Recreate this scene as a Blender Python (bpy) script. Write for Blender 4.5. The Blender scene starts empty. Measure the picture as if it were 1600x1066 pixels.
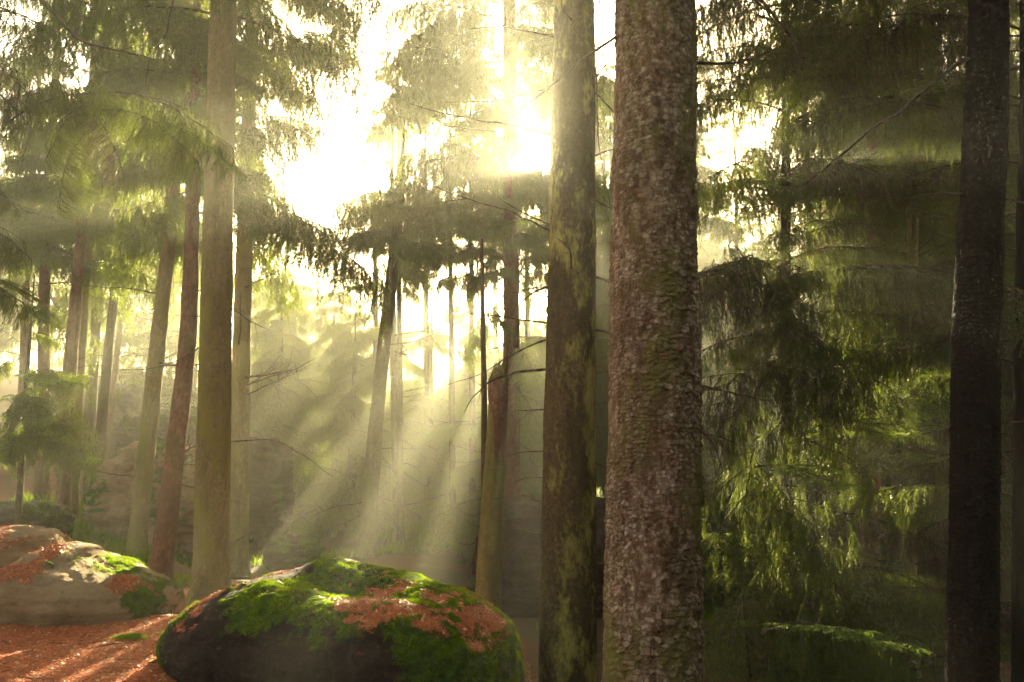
import bpy, math, random
import numpy as np
from mathutils import Vector, Matrix

sc = bpy.context.scene
C = sc.collection
PI = math.pi

# ------------------------------------------------------------------ camera
F = 1244.0                      # focal length in photo pixels (1600 wide)
PITCH = math.radians(7.64)
EYE = 1.65
cam = bpy.data.cameras.new("camera")
cam.sensor_width = 36.0
cam.lens = 36.0 * F / 1600.0
cam.clip_start = 0.05
cam.clip_end = 2000
co = bpy.data.objects.new("camera", cam)
co.location = (0, 0, EYE)
co.rotation_euler = (PI / 2 + PITCH, 0, 0)
C.objects.link(co)
sc.camera = co
cp, sp = math.cos(PITCH), math.sin(PITCH)


def ray(px, py):
    cx, cy = (px - 800) / F, (533 - py) / F
    return np.array([cx, cp - cy * sp, sp + cy * cp])


def W(px, py, d):
    """world point seen at photo pixel (px, py) at distance d ahead"""
    r = ray(px, py)
    r = r * (d / r[1])
    return np.array([r[0], r[1], EYE + r[2]])


# ------------------------------------------------------------------ light
SD = ray(853, 262)
SD = SD / np.linalg.norm(SD)
SUN_EL = math.asin(SD[2])
SUN_AZ = math.atan2(SD[0], SD[1])          # clockwise from +Y
SUN_STRENGTH = 5.0
SKY_STRENGTH = 0.066
EXPOSURE = 3.5
sl = bpy.data.lights.new("sun", 'SUN')
sl.energy = SUN_STRENGTH
sl.angle = math.radians(0.5)
sl.color = (1.0, 0.87, 0.50)
so = bpy.data.objects.new("sun", sl)
so.rotation_euler = Vector(SD).to_track_quat('Z', 'Y').to_euler()
so.location = (0, 0, 40)
C.objects.link(so)

wd = bpy.data.worlds.new("World")
sc.world = wd
wd.use_nodes = True
nt = wd.node_tree
nt.nodes.clear()
sky = nt.nodes.new('ShaderNodeTexSky')
sky.sky_type = 'NISHITA'
sky.sun_disc = False
sky.sun_elevation = SUN_EL
sky.sun_rotation = SUN_AZ
sky.air_density = 1.0
sky.dust_density = 6.0
sky.ozone_density = 0.5
bg = nt.nodes.new('ShaderNodeBackground')
bg.inputs[1].default_value = SKY_STRENGTH
wo = nt.nodes.new('ShaderNodeOutputWorld')
tint = nt.nodes.new('ShaderNodeMix')
tint.data_type = 'RGBA'
tint.blend_type = 'MULTIPLY'
tint.inputs[0].default_value = 1.0
tint.inputs[7].default_value = (1.0, 0.90, 0.68, 1)
nt.links.new(sky.outputs[0], tint.inputs[6])
nt.links.new(tint.outputs[2], bg.inputs[0])
nt.links.new(bg.outputs[0], wo.inputs[0])

sc.view_settings.view_transform = 'Standard'
sc.view_settings.look = 'None'
sc.view_settings.exposure = EXPOSURE
sc.view_settings.gamma = 1.0
sc.render.engine = 'CYCLES'
cy = sc.cycles
cy.use_denoising = True
try:
    cy.denoiser = 'OPENIMAGEDENOISE'
except Exception:
    pass
cy.max_bounces = 5
cy.diffuse_bounces = 3
cy.glossy_bounces = 2
cy.transmission_bounces = 3
cy.volume_bounces = 0
cy.sample_clamp_indirect = 6.0
cy.caustics_reflective = False
cy.caustics_refractive = False
HAZE_DENSITY = 0.0045
HAZE_ANISO = 0.70

# ------------------------------------------------------------------ numpy noise
def _hash(ix, iy, iz, seed):
    h = (ix.astype(np.uint32) * np.uint32(374761393) + iy.astype(np.uint32) * np.uint32(668265263)
         + iz.astype(np.uint32) * np.uint32(2147483647) + np.uint32(seed * 144665 + 977))
    h = (h ^ (h >> np.uint32(13))) * np.uint32(1274126177)
    h = (h ^ (h >> np.uint32(16))) * np.uint32(2246822519)
    h = h ^ (h >> np.uint32(15))
    return h.astype(np.float64) / 4294967295.0


def vnoise(p, seed=0):
    p = np.asarray(p, dtype=np.float64)
    i = np.floor(p).astype(np.int64)
    f = p - i
    f = f * f * f * (f * (f * 6 - 15) + 10)
    out = 0
    for dx in (0, 1):
        wx = f[:, 0] if dx else 1 - f[:, 0]
        for dy in (0, 1):
            wy = f[:, 1] if dy else 1 - f[:, 1]
            for dz in (0, 1):
                wz = f[:, 2] if dz else 1 - f[:, 2]
                out = out + wx * wy * wz * _hash(i[:, 0] + dx, i[:, 1] + dy, i[:, 2] + dz, seed)
    return out * 2 - 1


def fbm(p, octv=4, seed=0, gain=0.5):
    a, s, out = 1.0, 1.0, 0
    for k in range(octv):
        out = out + a * vnoise(p * s + 17.3 * k, seed + k)
        a *= gain
        s *= 2.03
    return out


def sstep(a, b, x):
    t = np.clip((x - a) / (b - a), 0, 1)
    return t * t * (3 - 2 * t)


# ------------------------------------------------------------------ mesh helpers
def mk_mesh(name, verts, quads=None, tris=None, mats=(), mat_idx=None, attrs=None, smooth=True):
    verts = np.ascontiguousarray(verts, dtype=np.float32)
    me = bpy.data.meshes.new(name)
    loops, starts = [], []
    n = 0
    if quads is not None and len(quads):
        q = np.asarray(quads, dtype=np.int32)
        loops.append(q.ravel())
        starts.append(n + np.arange(len(q), dtype=np.int32) * 4)
        n += q.size
    if tris is not None and len(tris):
        t = np.asarray(tris, dtype=np.int32)
        loops.append(t.ravel())
        starts.append(n + np.arange(len(t), dtype=np.int32) * 3)
        n += t.size
    loops = np.concatenate(loops)
    starts = np.concatenate(starts).astype(np.int32)
    me.vertices.add(len(verts))
    me.vertices.foreach_set('co', verts.ravel())
    me.loops.add(len(loops))
    me.loops.foreach_set('vertex_index', loops.astype(np.int32))
    me.polygons.add(len(starts))
    me.polygons.foreach_set('loop_start', starts)
    for m in mats:
        me.materials.append(m)
    if mat_idx is not None:
        me.polygons.foreach_set('material_index', np.asarray(mat_idx, dtype=np.int32))
    me.update(calc_edges=True)
    me.polygons.foreach_set('use_smooth', np.full(len(starts), smooth, dtype=bool))
    if attrs:
        for k, v in attrs.items():
            a = me.attributes.new(k, 'FLOAT', 'POINT')
            a.data.foreach_set('value', np.asarray(v, dtype=np.float32))
    me.validate(clean_customdata=False)
    return me


def put(name, me, parent=None, loc=(0, 0, 0)):
    o = bpy.data.objects.new(name, me)
    o.location = loc
    if parent is not None:
        o.parent = parent
    C.objects.link(o)
    return o


def thing(name, label, cat, loc, group=None):
    o = bpy.data.objects.new(name, None)
    o.empty_display_size = 0.3
    o.location = loc
    C.objects.link(o)
    o['label'] = label
    o['category'] = cat
    if group:
        o['group'] = group
    return o


def tag(o, label=None, cat=None, group=None, kind=None):
    if label:
        o['label'] = label
    if cat:
        o['category'] = cat
    if group:
        o['group'] = group
    if kind:
        o['kind'] = kind
    return o


# ------------------------------------------------------------------ materials
class MB:
    """small node-material builder"""
    def __init__(self, name):
        self.m = bpy.data.materials.new(name)
        self.m.use_nodes = True
        self.t = self.m.node_tree
        self.t.nodes.clear()
        self.out = self.t.nodes.new('ShaderNodeOutputMaterial')

    def n(self, typ, **kw):
        nd = self.t.nodes.new(typ)
        for k, v in kw.items():
            setattr(nd, k, v)
        return nd

    def l(self, a, b):
        self.t.links.new(a, b)

    def coord(self, scale=(1, 1, 1)):
        g = self.n('ShaderNodeNewGeometry')
        mp = self.n('ShaderNodeMapping')
        mp.inputs['Scale'].default_value = scale
        self.l(g.outputs['Position'], mp.inputs['Vector'])
        return mp.outputs[0]

    def noise(self, vec, scale, detail=5, rough=0.6):
        nd = self.n('ShaderNodeTexNoise')
        nd.inputs['Scale'].default_value = scale
        nd.inputs['Detail'].default_value = detail
        nd.inputs['Roughness'].default_value = rough
        self.l(vec, nd.inputs['Vector'])
        return nd.outputs[0]

    def ramp(self, fac, stops):
        nd = self.n('ShaderNodeValToRGB')
        e = nd.color_ramp.elements
        while len(e) > 1:
            e.remove(e[-1])
        e[0].position, e[0].color = stops[0][0], (*stops[0][1], 1)
        for p, c in stops[1:]:
            q = e.new(p)
            q.color = (*c, 1)
        self.l(fac, nd.inputs[0])
        return nd.outputs[0]

    def mix(self, fac, a, b, mode='MIX'):
        nd = self.n('ShaderNodeMix', data_type='RGBA', blend_type=mode)
        for s, v in ((0, fac), (6, a), (7, b)):
            if isinstance(v, (int, float)):
                nd.inputs[s].default_value = v
            elif isinstance(v, tuple):
                nd.inputs[s].default_value = (*v, 1)
            else:
                self.l(v, nd.inputs[s])
        return nd.outputs[2]

    def math(self, op, a, b=0.0, clamp=False):
        nd = self.n('ShaderNodeMath', operation=op, use_clamp=clamp)
        for s, v in ((0, a), (1, b)):
            if isinstance(v, (int, float)):
                nd.inputs[s].default_value = v
            else:
                self.l(v, nd.inputs[s])
        return nd.outputs[0]

    def attr(self, name):
        return self.n('ShaderNodeAttribute', attribute_name=name).outputs['Fac']

    def bump(self, h, strength, dist):
        nd = self.n('ShaderNodeBump')
        nd.inputs['Strength'].default_value = strength
        nd.inputs['Distance'].default_value = dist
        self.l(h, nd.inputs['Height'])
        return nd.outputs[0]

    def principled(self, col, rough=0.9, spec=0.2, normal=None):
        nd = self.n('ShaderNodeBsdfPrincipled')
        if isinstance(col, tuple):
            nd.inputs['Base Color'].default_value = (*col, 1)
        else:
            self.l(col, nd.inputs['Base Color'])
        nd.inputs['Roughness'].default_value = rough
        nd.inputs['Specular IOR Level'].default_value = spec
        if normal is not None:
            self.l(normal, nd.inputs['Normal'])
        self.l(nd.outputs[0], self.out.inputs[0])
        return nd


def bark_material(name, dark, mid, light, moss, moss_amt=0.5, bump_scale=60, red=None):
    b = MB(name)
    v = b.coord((1, 1, 0.45))
    raw = b.attr('cell')
    cell = b.math('FRACT', raw)
    crack = b.ramp(raw, [(0.0, (1, 1, 1)), (1.0, (0, 0, 0))])
    n1 = b.noise(v, 3.0, 4)
    n2 = b.noise(v, 22, 6, 0.7)
    fac = b.math('ADD', b.math('MULTIPLY', cell, 0.34), b.math('MULTIPLY', n2, 0.72))
    col = b.ramp(fac, [(0.25, dark), (0.5, mid), (0.78, light)])
    tone = b.noise(b.coord((1, 1, .3)), 2.6, 4, .65)
    col = b.mix(b.ramp(tone, [(.38, (1, 1, 1)), (.58, (0, 0, 0))]), col, b.mix(.62, col, dark))
    col = b.mix(b.math('MULTIPLY', crack, .65), col, dark)
    if red:
        rm = b.ramp(b.math('MULTIPLY', b.noise(v, 7, 3), b.math('ADD', cell, 0.45)), [(0.68, (0, 0, 0)), (0.80, (1, 1, 1))])
        col = b.mix(b.math('MULTIPLY', rm, 0.55), col, red)
    mm = b.math('ADD', n1, b.math('MULTIPLY', b.noise(v, 35, 4, 0.7), 0.35))
    t = 1.05 - moss_amt * 0.6
    mfac = b.ramp(mm, [(t - 0.10, (0, 0, 0)), (t + 0.04, (1, 1, 1))])
    col = b.mix(b.math('MULTIPLY', mfac, 0.85), col, moss)
    nrm = b.bump(b.noise(b.coord((1, 1, 0.35)), bump_scale, 7, 0.75), 0.8, 0.02)
    b.principled(col, 0.92, 0.10, nrm)
    return b.m


M_BIG = bark_material('scaly_spruce_bark', (0.045, 0.022, 0.011), (0.20, 0.12, 0.062), (0.68, 0.53, 0.40), (0.16, 0.14, 0.03), 0.46, 120, (0.30, 0.11, 0.075))
M_T2 = bark_material('olive_spruce_bark', (0.040, 0.027, 0.012), (0.10, 0.068, 0.032), (0.18, 0.13, 0.055), (0.36, 0.31, 0.07), 0.43, 110)
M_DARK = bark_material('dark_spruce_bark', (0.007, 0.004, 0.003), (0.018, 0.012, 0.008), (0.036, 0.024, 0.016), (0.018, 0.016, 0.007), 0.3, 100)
M_MOSSY = bark_material('mossy_bark', (0.12, 0.09, 0.035), (0.26, 0.20, 0.085), (0.38, 0.30, 0.14), (0.22, 0.20, 0.04), 0.45, 70)
M_RED = bark_material('reddish_bark', (0.06, 0.026, 0.015), (0.18, 0.08, 0.048), (0.28, 0.16, 0.10), (0.09, 0.08, 0.02), 0.35, 60)
M_BROWN = bark_material('brown_bark', (0.04, 0.026, 0.015), (0.10, 0.07, 0.042), (0.17, 0.125, 0.08), (0.10, 0.10, 0.025), 0.5, 60)
M_SNAGWOOD = bark_material('bare_mossy_wood', (0.11, 0.08, 0.03), (0.19, 0.16, 0.05), (0.26, 0.21, 0.08), (0.12, 0.15, 0.025), 0.4, 40)
M_TWIG = MB('dead_branch_wood')
M_TWIG.principled(M_TWIG.ramp(M_TWIG.noise(M_TWIG.coord(), 14, 4), [(0.35, (0.045, 0.030, 0.018)), (0.7, (0.17, 0.13, 0.085))]), 0.9, 0.2)
M_TWIG = M_TWIG.m


def needle_material(name, c0, c1, tr, trans=0.42):
    b = MB(name)
    tip = b.attr('tip')
    oi = b.n('ShaderNodeObjectInfo')
    col = b.mix(b.math('POWER', tip, 1.6), c0, c1)
    hsv = b.n('ShaderNodeHueSaturation')
    b.l(b.math('ADD', b.math('MULTIPLY', oi.outputs['Random'], 1.0), 0.5), hsv.inputs['Value'])
    b.l(col, hsv.inputs['Color'])
    d = b.n('ShaderNodeBsdfPrincipled')
    b.l(hsv.outputs[0], d.inputs['Base Color'])
    d.inputs['Roughness'].default_value = 0.42
    d.inputs['Specular IOR Level'].default_value = 0.45
    t = b.n('ShaderNodeBsdfTranslucent')
    t.inputs[0].default_value = (*tr, 1)
    mx = b.n('ShaderNodeMixShader')
    mx.inputs[0].default_value = trans
    b.l(d.outputs[0], mx.inputs[1])
    b.l(t.outputs[0], mx.inputs[2])
    b.l(mx.outputs[0], b.out.inputs[0])
    return b.m


M_NEEDLE = needle_material('spruce_needles', (0.014, 0.026, 0.007), (0.070, 0.130, 0.014), (0.25, 0.31, 0.012), .42)
M_YOUNG = needle_material('young_spruce_needles', (0.030, 0.085, 0.012), (0.17, 0.33, 0.035), (0.26, 0.34, 0.02), .48)
M_DEADN = needle_material('dry_needles', (0.07, 0.035, 0.016), (0.13, 0.06, 0.022), (0.20, 0.10, 0.025), 0.35)

# rock
def rock_material(name, c0, c1, c2, mossc=(0.050, 0.085, 0.006)):
    b = MB(name)
    v = b.coord()
    vs = b.coord((0.6, 0.6, 5.0))
    n = b.noise(v, 2.2, 7, 0.65)
    st = b.noise(vs, 2.5, 5, 0.6)
    col = b.ramp(b.math('ADD', b.math('MULTIPLY', n, 0.6), b.math('MULTIPLY', st, 0.4)), [(0.32, c0), (0.52, c1), (0.72, c2)])
    sp_ = b.noise(v, 60, 3, 0.7)
    col = b.mix(b.math('MULTIPLY', b.ramp(sp_, [(0.55, (0, 0, 0)), (0.7, (1, 1, 1))]), 0.35), col, c0)
    moss = b.attr('moss')
    lit = b.attr('litter')
    mcol = b.ramp(b.noise(v, 18, 5, 0.7), [(0.3, tuple(x * 0.55 for x in mossc)), (0.7, tuple(x * 1.7 for x in mossc))])
    col = b.mix(moss, col, mcol)
    lcol = b.ramp(b.noise(v, 40, 5, 0.7), [(0.3, (0.16, 0.035, 0.008)), (0.7, (0.52, 0.12, 0.025))])
    col = b.mix(lit, col, lcol)
    hh = b.math('ADD', b.noise(v, 35, 8, 0.75), b.math('MULTIPLY', b.noise(v, 9, 5, 0.6), 1.4))
    b.principled(col, 0.9, 0.2, b.bump(hh, 1.0, 0.045))
    return b.m


M_ROCKB = rock_material('darkened_sandstone', (0.012, 0.007, 0.004), (0.034, 0.018, 0.012), (0.11, 0.075, 0.045))  # base colour darkened all over to stand in for shade on the front face
M_ROCK = rock_material('mossy_sandstone', (0.13, 0.075, 0.038), (0.40, 0.26, 0.14), (0.58, 0.43, 0.26))
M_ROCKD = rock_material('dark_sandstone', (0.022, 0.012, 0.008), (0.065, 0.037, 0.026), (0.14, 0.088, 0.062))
M_ROCKG = rock_material('grey_sandstone', (0.05, 0.042, 0.032), (0.12, 0.105, 0.08), (0.21, 0.18, 0.14), (0.07, 0.09, 0.015))

mb = MB('moss_blades')
_t = mb.attr('tip')
_d = mb.n('ShaderNodeBsdfDiffuse')
mb.l(mb.mix(_t, (0.034, 0.066, 0.004), (0.20, 0.27, 0.012)), _d.inputs[0])
_tr = mb.n('ShaderNodeBsdfTranslucent')
_tr.inputs[0].default_value = (0.28, 0.40, 0.010, 1)
_mx = mb.n('ShaderNodeMixShader')
_mx.inputs[0].default_value = 0.4
mb.l(_d.outputs[0], _mx.inputs[1])
mb.l(_tr.outputs[0], _mx.inputs[2])
mb.l(_mx.outputs[0], mb.out.inputs[0])
M_MOSS = mb.m

mb = MB('fallen_needles')
_t = mb.attr('tip')
mb.principled(mb.ramp(_t, [(0.0, (0.12, 0.028, 0.008)), (0.45, (0.50, 0.105, 0.018)), (0.8, (0.62, 0.20, 0.04)), (1.0, (0.60, 0.38, 0.18))]), 0.55, 0.4)
M_LITTER = mb.m

mb = MB('forest_floor')
_v = mb.coord()
_n1 = mb.noise(_v, 30, 8, 0.75)
_n2 = mb.noise(_v, 0.9, 4, 0.6)
_c = mb.ramp(_n1, [(0.3, (0.085, 0.022, 0.008)), (0.5, (0.36, 0.075, 0.016)), (0.7, (0.55, 0.165, 0.04))])
_g = mb.ramp(mb.noise(_v, 14, 5, 0.7), [(0.3, (0.03, 0.045, 0.008)), (0.7, (0.10, 0.12, 0.025))])
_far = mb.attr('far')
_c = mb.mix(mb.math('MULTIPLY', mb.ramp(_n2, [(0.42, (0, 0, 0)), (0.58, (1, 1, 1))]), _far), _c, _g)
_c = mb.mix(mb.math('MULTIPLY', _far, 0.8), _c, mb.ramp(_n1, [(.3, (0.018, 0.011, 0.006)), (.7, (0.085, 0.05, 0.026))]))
mb.principled(_c, 0.9, 0.2, mb.bump(_n1, 0.8, 0.03))
M_FLOOR = mb.m

# ------------------------------------------------------------------ terrain
CTRL = [(-6, 0, 0), (-3, 3, 0), (-1.5, 3, 0), (-3, 5, 0), (-1.5, 5, -0.02), (-5, 7, 0), (-3.3, 7.5, 0), (-8, 7, 0.1), (0, 0, 0), (0.2, 3, -.4),
        (-0.2, 5.2, -.75), (0.6, 5.5, -.9), (1.5, 3, -.9), (2, 6, -1.1), (1, 8, -.9), (-1.5, 8.5, -.35), (5, 8, -1.4), (5, 3, -1.0), (5, 15, -1.4), (3, 20, -.9),
        (-12.4, 20, 1.2), (-9.45, 16, .5), (-8.5, 14.5, .15), (-8.95, 17, .3), (-6, 13, -.05), (-5, 11, -.25), (-3.8, 10, -.2), (-4.8, 14, -.55),
        (-6.6, 9.8, -.1), (-2.9, 16, -.45), (-.3, 12, -.7), (-.3, 17, -.8), (-5.3, 22, -.2), (-8, 26, .7), (-8.4, 35, 1.4), (-14.5, 60, 5.0), (-17, 30, 2.8), (-28, 50, 6),
        (8, 30, 0.0), (12, 60, 4), (0, 40, .6), (0, 60, 3.2), (0, 100, 7), (60, 100, 8), (-60, 100, 11), (-40, 30, 5), (40, 30, 1), (40, 60, 5),
        (0, -30, 0), (30, -30, 0), (-30, -30, 2), (20, 10, -1), (-20, 8, 1.0), (-30, 0, 1.5), (0, 150, 5), (100, 150, 7), (-100, 150, 9), (100, 0, 0), (-100, 0, 4)]
_cx = np.array([c[0] for c in CTRL], float)
_cy = np.array([c[1] for c in CTRL], float)
_cz = np.array([c[2] for c in CTRL], float)


def terrain(x, y):
    x = np.atleast_1d(np.asarray(x, float))
    y = np.atleast_1d(np.asarray(y, float))
    d2 = (x[:, None] - _cx) ** 2 + (y[:, None] - _cy) ** 2
    sc_ = 0.15 + 0.02 * (x ** 2 + y ** 2)[:, None]
    w = 1.0 / (d2 + 0.02 * sc_ + .05) ** 1.9
    z = (w * _cz).sum(1) / w.sum(1)
    p = np.stack([x, y, np.zeros_like(x)], 1)
    dist = np.sqrt(x ** 2 + y ** 2)
    far = sstep(8, 25, dist)
    z = z + 0.02 * fbm(p * 1.7, 4, 3) + far * 0.35 * fbm(p * 0.22, 4, 8) + 0.008 * fbm(p * 9, 3, 5)
    return z


def tz(x, y):
    return float(terrain(x, y)[0])


xs = np.unique(np.concatenate([np.linspace(-5.5, 1.5, 150), np.sinh(np.linspace(-4.2, 4.2, 170)) * 3.9 - 2]))
ys = np.unique(np.concatenate([np.linspace(3.5, 9, 130), np.linspace(9, 40, 110), np.linspace(40, 150, 50), np.linspace(-30, 3.5, 30)]))
gx, gy = np.meshgrid(xs, ys)
gz = terrain(gx.ravel(), gy.ravel())
nx, ny = len(xs), len(ys)
ii = (np.arange(ny - 1)[:, None] * nx + np.arange(nx - 1)).ravel()
gq = np.stack([ii, ii + 1, ii + nx + 1, ii + nx], 1)
gfar = sstep(9.0, 14, np.sqrt(gx.ravel() ** 2 + gy.ravel() ** 2)) + 1.0 * sstep(-.15, .25, gx.ravel())  # also set on the near right, which darkens the floor there
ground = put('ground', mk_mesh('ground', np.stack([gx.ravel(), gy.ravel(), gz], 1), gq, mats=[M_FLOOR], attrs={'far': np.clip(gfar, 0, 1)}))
tag(ground, 'forest floor covered in rust brown fallen needles', kind='structure')

# ------------------------------------------------------------------ tubes, trunks
def frames(P):
    T = np.gradient(P, axis=0)
    T /= np.linalg.norm(T, axis=1)[:, None] + 1e-12
    ref = np.where(np.abs(T[:, 2:3]) > 0.9, np.array([[0, 1.0, 0]]), np.array([[0, 0, 1.0]]))
    A = np.cross(ref, T)
    A /= np.linalg.norm(A, axis=1)[:, None] + 1e-12
    B = np.cross(T, A)
    return T, A, B


def resample(P, R, n, smooth=True):
    P = np.asarray(P, float)
    R = np.asarray(R, float)
    s = np.concatenate([[0], np.cumsum(np.linalg.norm(np.diff(P, axis=0), axis=1))])
    t = np.linspace(0, s[-1], n)
    if smooth and len(P) > 2:
        m = np.gradient(P, s, axis=0)
        k = np.clip(np.searchsorted(s, t, 'right') - 1, 0, len(s) - 2)
        h = (s[k + 1] - s[k])
        u = ((t - s[k]) / h)[:, None]
        h = h[:, None]
        Q = ((2 * u ** 3 - 3 * u ** 2 + 1) * P[k] + (u ** 3 - 2 * u ** 2 + u) * h * m[k]
             + (-2 * u ** 3 + 3 * u ** 2) * P[k + 1] + (u ** 3 - u ** 2) * h * m[k + 1])
    else:
        Q = np.stack([np.interp(t, s, P[:, i]) for i in range(3)], 1)
    return Q, np.interp(t, s, R), t


def tube(P, R, sides=6, cap=True):
    """verts, quads, tris of one tapered tube"""
    P = np.asarray(P, float)
    n = len(P)
    T, A, B = frames(P)
    a = np.linspace(0, 2 * PI, sides, endpoint=False)
    V = P[:, None, :] + np.asarray(R)[:, None, None] * (np.cos(a)[None, :, None] * A[:, None, :] + np.sin(a)[None, :, None] * B[:, None, :])
    V = V.reshape(-1, 3)
    i = (np.arange(n - 1)[:, None] * sides + np.arange(sides)).ravel()
    j = (np.arange(n - 1)[:, None] * sides + (np.arange(sides) + 1) % sides).ravel()
    q = np.stack([i, j, j + sides, i + sides], 1)
    tr = None
    if cap:
        V = np.concatenate([V, P[-1:] + T[-1:] * R[-1] * 0.6])
        e = (n - 1) * sides
        tr = np.stack([e + np.arange(sides), e + (np.arange(sides) + 1) % sides, np.full(sides, len(V) - 1)], 1)
    return V, q, tr


def plates(u, v, circ, su, sv, seed):
    """bark plates: jittered-cell distance in (u,v) with wrap; returns F1, F2, cell random, offset in cell"""
    nu = max(4, int(round(circ / su)))
    su = circ / nu
    U, Vv = u / su, v / sv
    iu, iv = np.floor(U).astype(np.int64), np.floor(Vv).astype(np.int64)
    f1 = np.full(u.shape, 9.0)
    f2 = np.full(u.shape, 9.0)
    cid = np.zeros(u.shape)
    oy = np.zeros(u.shape)
    z0 = np.zeros_like(iu)
    for du in (-1, 0, 1):
        for dv in (-1, 0, 1):
            cu, cv = iu + du, iv + dv
            wu = cu % nu
            jx = _hash(wu, cv, z0, seed)
            jy = _hash(wu, cv, z0 + 1, seed)
            ex, ey = U - (cu + 0.15 + 0.7 * jx), Vv - (cv + 0.15 + 0.7 * jy)
            d = np.sqrt(ex ** 2 + ey ** 2)
            near = d < f1
            f2 = np.where(near, f1, np.minimum(f2, d))
            cid = np.where(near, _hash(wu, cv, z0 + 2, seed), cid)
            oy = np.where(near, ey, oy)
            f1 = np.where(near, d, f1)
    return f1, f2, cid, oy


def trunk_mesh(P, R, sides, n, mat, seed, plate=0.035, amp=0.006, tall=1.25, zfine=None, lump=0.05, knots=()):
    """tapered trunk with plated bark, world coordinates"""
    P, R, t = resample(P, R, 400)
    if zfine:
        za, zb = zfine
        vv = np.concatenate([np.linspace(0, za, 40, endpoint=False), np.linspace(za, zb, n, endpoint=False), np.linspace(zb, t[-1], 60)])
    else:
        vv = np.linspace(0, t[-1], n)
    Pn = np.stack([np.interp(vv, t, P[:, i]) for i in range(3)], 1)
    Rn = np.interp(vv, t, R)
    T, A, B = frames(Pn)
    m = len(vv)
    a = np.linspace(0, 2 * PI, sides, endpoint=False)
    rm = float(np.median(Rn))
    U = np.broadcast_to(a[None, :] * rm, (m, sides)).ravel()
    V = np.broadcast_to(vv[:, None], (m, sides)).ravel()
    dirs = (np.cos(a)[None, :, None] * A[:, None, :] + np.sin(a)[None, :, None] * B[:, None, :]).reshape(-1, 3)
    base = np.repeat(Pn, sides, 0)
    RR = np.repeat(Rn, sides)
    p3 = base + dirs * RR[:, None]
    warp = fbm(p3 * 14, 3, seed) * plate * 0.35
    warp2 = fbm(p3 * 14 + 40, 3, seed + 5) * plate * 0.35
    f1, f2, cid, oy = plates(U + warp, V + warp2, 2 * PI * rm, plate, plate * tall, seed)
    edge = np.clip((f2 - f1) / 0.16, 0, 1) ** 0.7
    g1, g2, cid2, oy2 = plates(U + warp * 1.5, V - warp2, 2 * PI * rm, plate * 0.45, plate * 0.5 * tall, seed + 9)
    e2 = np.clip((g2 - g1) / 0.3, 0, 1)
    h = amp * (edge * (0.45 + 0.75 * cid) - 0.75 * oy * edge * (cid > 0.3) + 0.22 * e2 * (0.3 + cid2) + 0.45 * fbm(p3 * 26, 3, seed + 3))
    if plate > .0225 and zfine and sides > 300:
        k1, k2, kid, koy = plates(U + warp * 2.2, V + warp2 * 2.2, 2 * PI * rm, plate * 1.6, plate * 1.5, seed + 31)
        ke = np.clip((k2 - k1) / 0.12, 0, 1) ** .7
        hb = amp * (ke * (.5 + .8 * kid) - .8 * koy * ke + .35 * e2 * cid2 + .5 * fbm(p3 * 30, 3, seed + 2))
        mk = sstep(-.12, .18, fbm(p3 * 3.2 * np.array([1, 1, .6]), 3, seed + 8))
        mk2 = sstep(.05, .3, fbm(p3 * 3.7 * np.array([1, 1, .6]) + 9, 3, seed + 12))
        h = h * (1 - mk) + hb * mk
        h = h * (1 - .55 * mk2)
        edge = edge * (1 - mk) + ke * mk
        cid = cid * (1 - mk) + kid * mk
    big = lump * RR * fbm(p3 * np.array([1, 1, 0.5]) * (0.5 / rm), 3, seed + 20)
    for (ka, kv, kr, kh) in knots:
        da = (np.mod(U / rm - ka + PI, 2 * PI) - PI) * rm
        dd = np.sqrt(da ** 2 + ((V - kv) * 0.8) ** 2)
        big = big + kh * np.exp(-(dd / kr) ** 2) - kh * 0.8 * np.exp(-(np.sqrt(da ** 2 + (V - kv + kr * 1.2) ** 2) / (kr * .6)) ** 2)
    verts = base + dirs * (RR + h + big)[:, None]
    i = (np.arange(m - 1)[:, None] * sides + np.arange(sides)).ravel()
    j = (np.arange(m - 1)[:, None] * sides + (np.arange(sides) + 1) % sides).ravel()
    q = np.stack([i, j, j + sides, i + sides], 1)
    verts = np.concatenate([verts, Pn[-1:]])
    e = (m - 1) * sides
    tr = np.stack([e + np.arange(sides), e + (np.arange(sides) + 1) % sides, np.full(sides, len(verts) - 1)], 1)
    cell = np.clip(0.7 * cid + 0.3 * cid2, 0, 1) * .999 + np.floor(4 * np.clip(edge * 1.2 - .1, 0, .999))
    return verts, q, tr, np.concatenate([cell, [0.5]])


# ------------------------------------------------------------------ foliage
def prisms(A, B, ra, rb):
    """three sided thin sticks, vectorised"""
    D = B - A
    L = np.linalg.norm(D, axis=1)[:, None] + 1e-9
    D = D / L
    ref = np.where(np.abs(D[:, 2:3]) > 0.9, np.array([[1.0, 0, 0]]), np.array([[0, 0, 1.0]]))
    X = np.cross(ref, D)
    X /= np.linalg.norm(X, axis=1)[:, None]
    Y = np.cross(D, X)
    V = []
    for P, r in ((A, ra), (B, rb)):
        for k in range(3):
            c, s = math.cos(k * 2 * PI / 3), math.sin(k * 2 * PI / 3)
            V.append(P + np.asarray(r)[:, None] * (c * X + s * Y))
    V = np.stack(V, 1).reshape(-1, 3)
    o = np.arange(len(A))[:, None] * 6
    q = np.concatenate([o + np.array([[0, 1, 4, 3]]), o + np.array([[1, 2, 5, 4]]), o + np.array([[2, 0, 3, 5]])])
    return V, q


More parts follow.
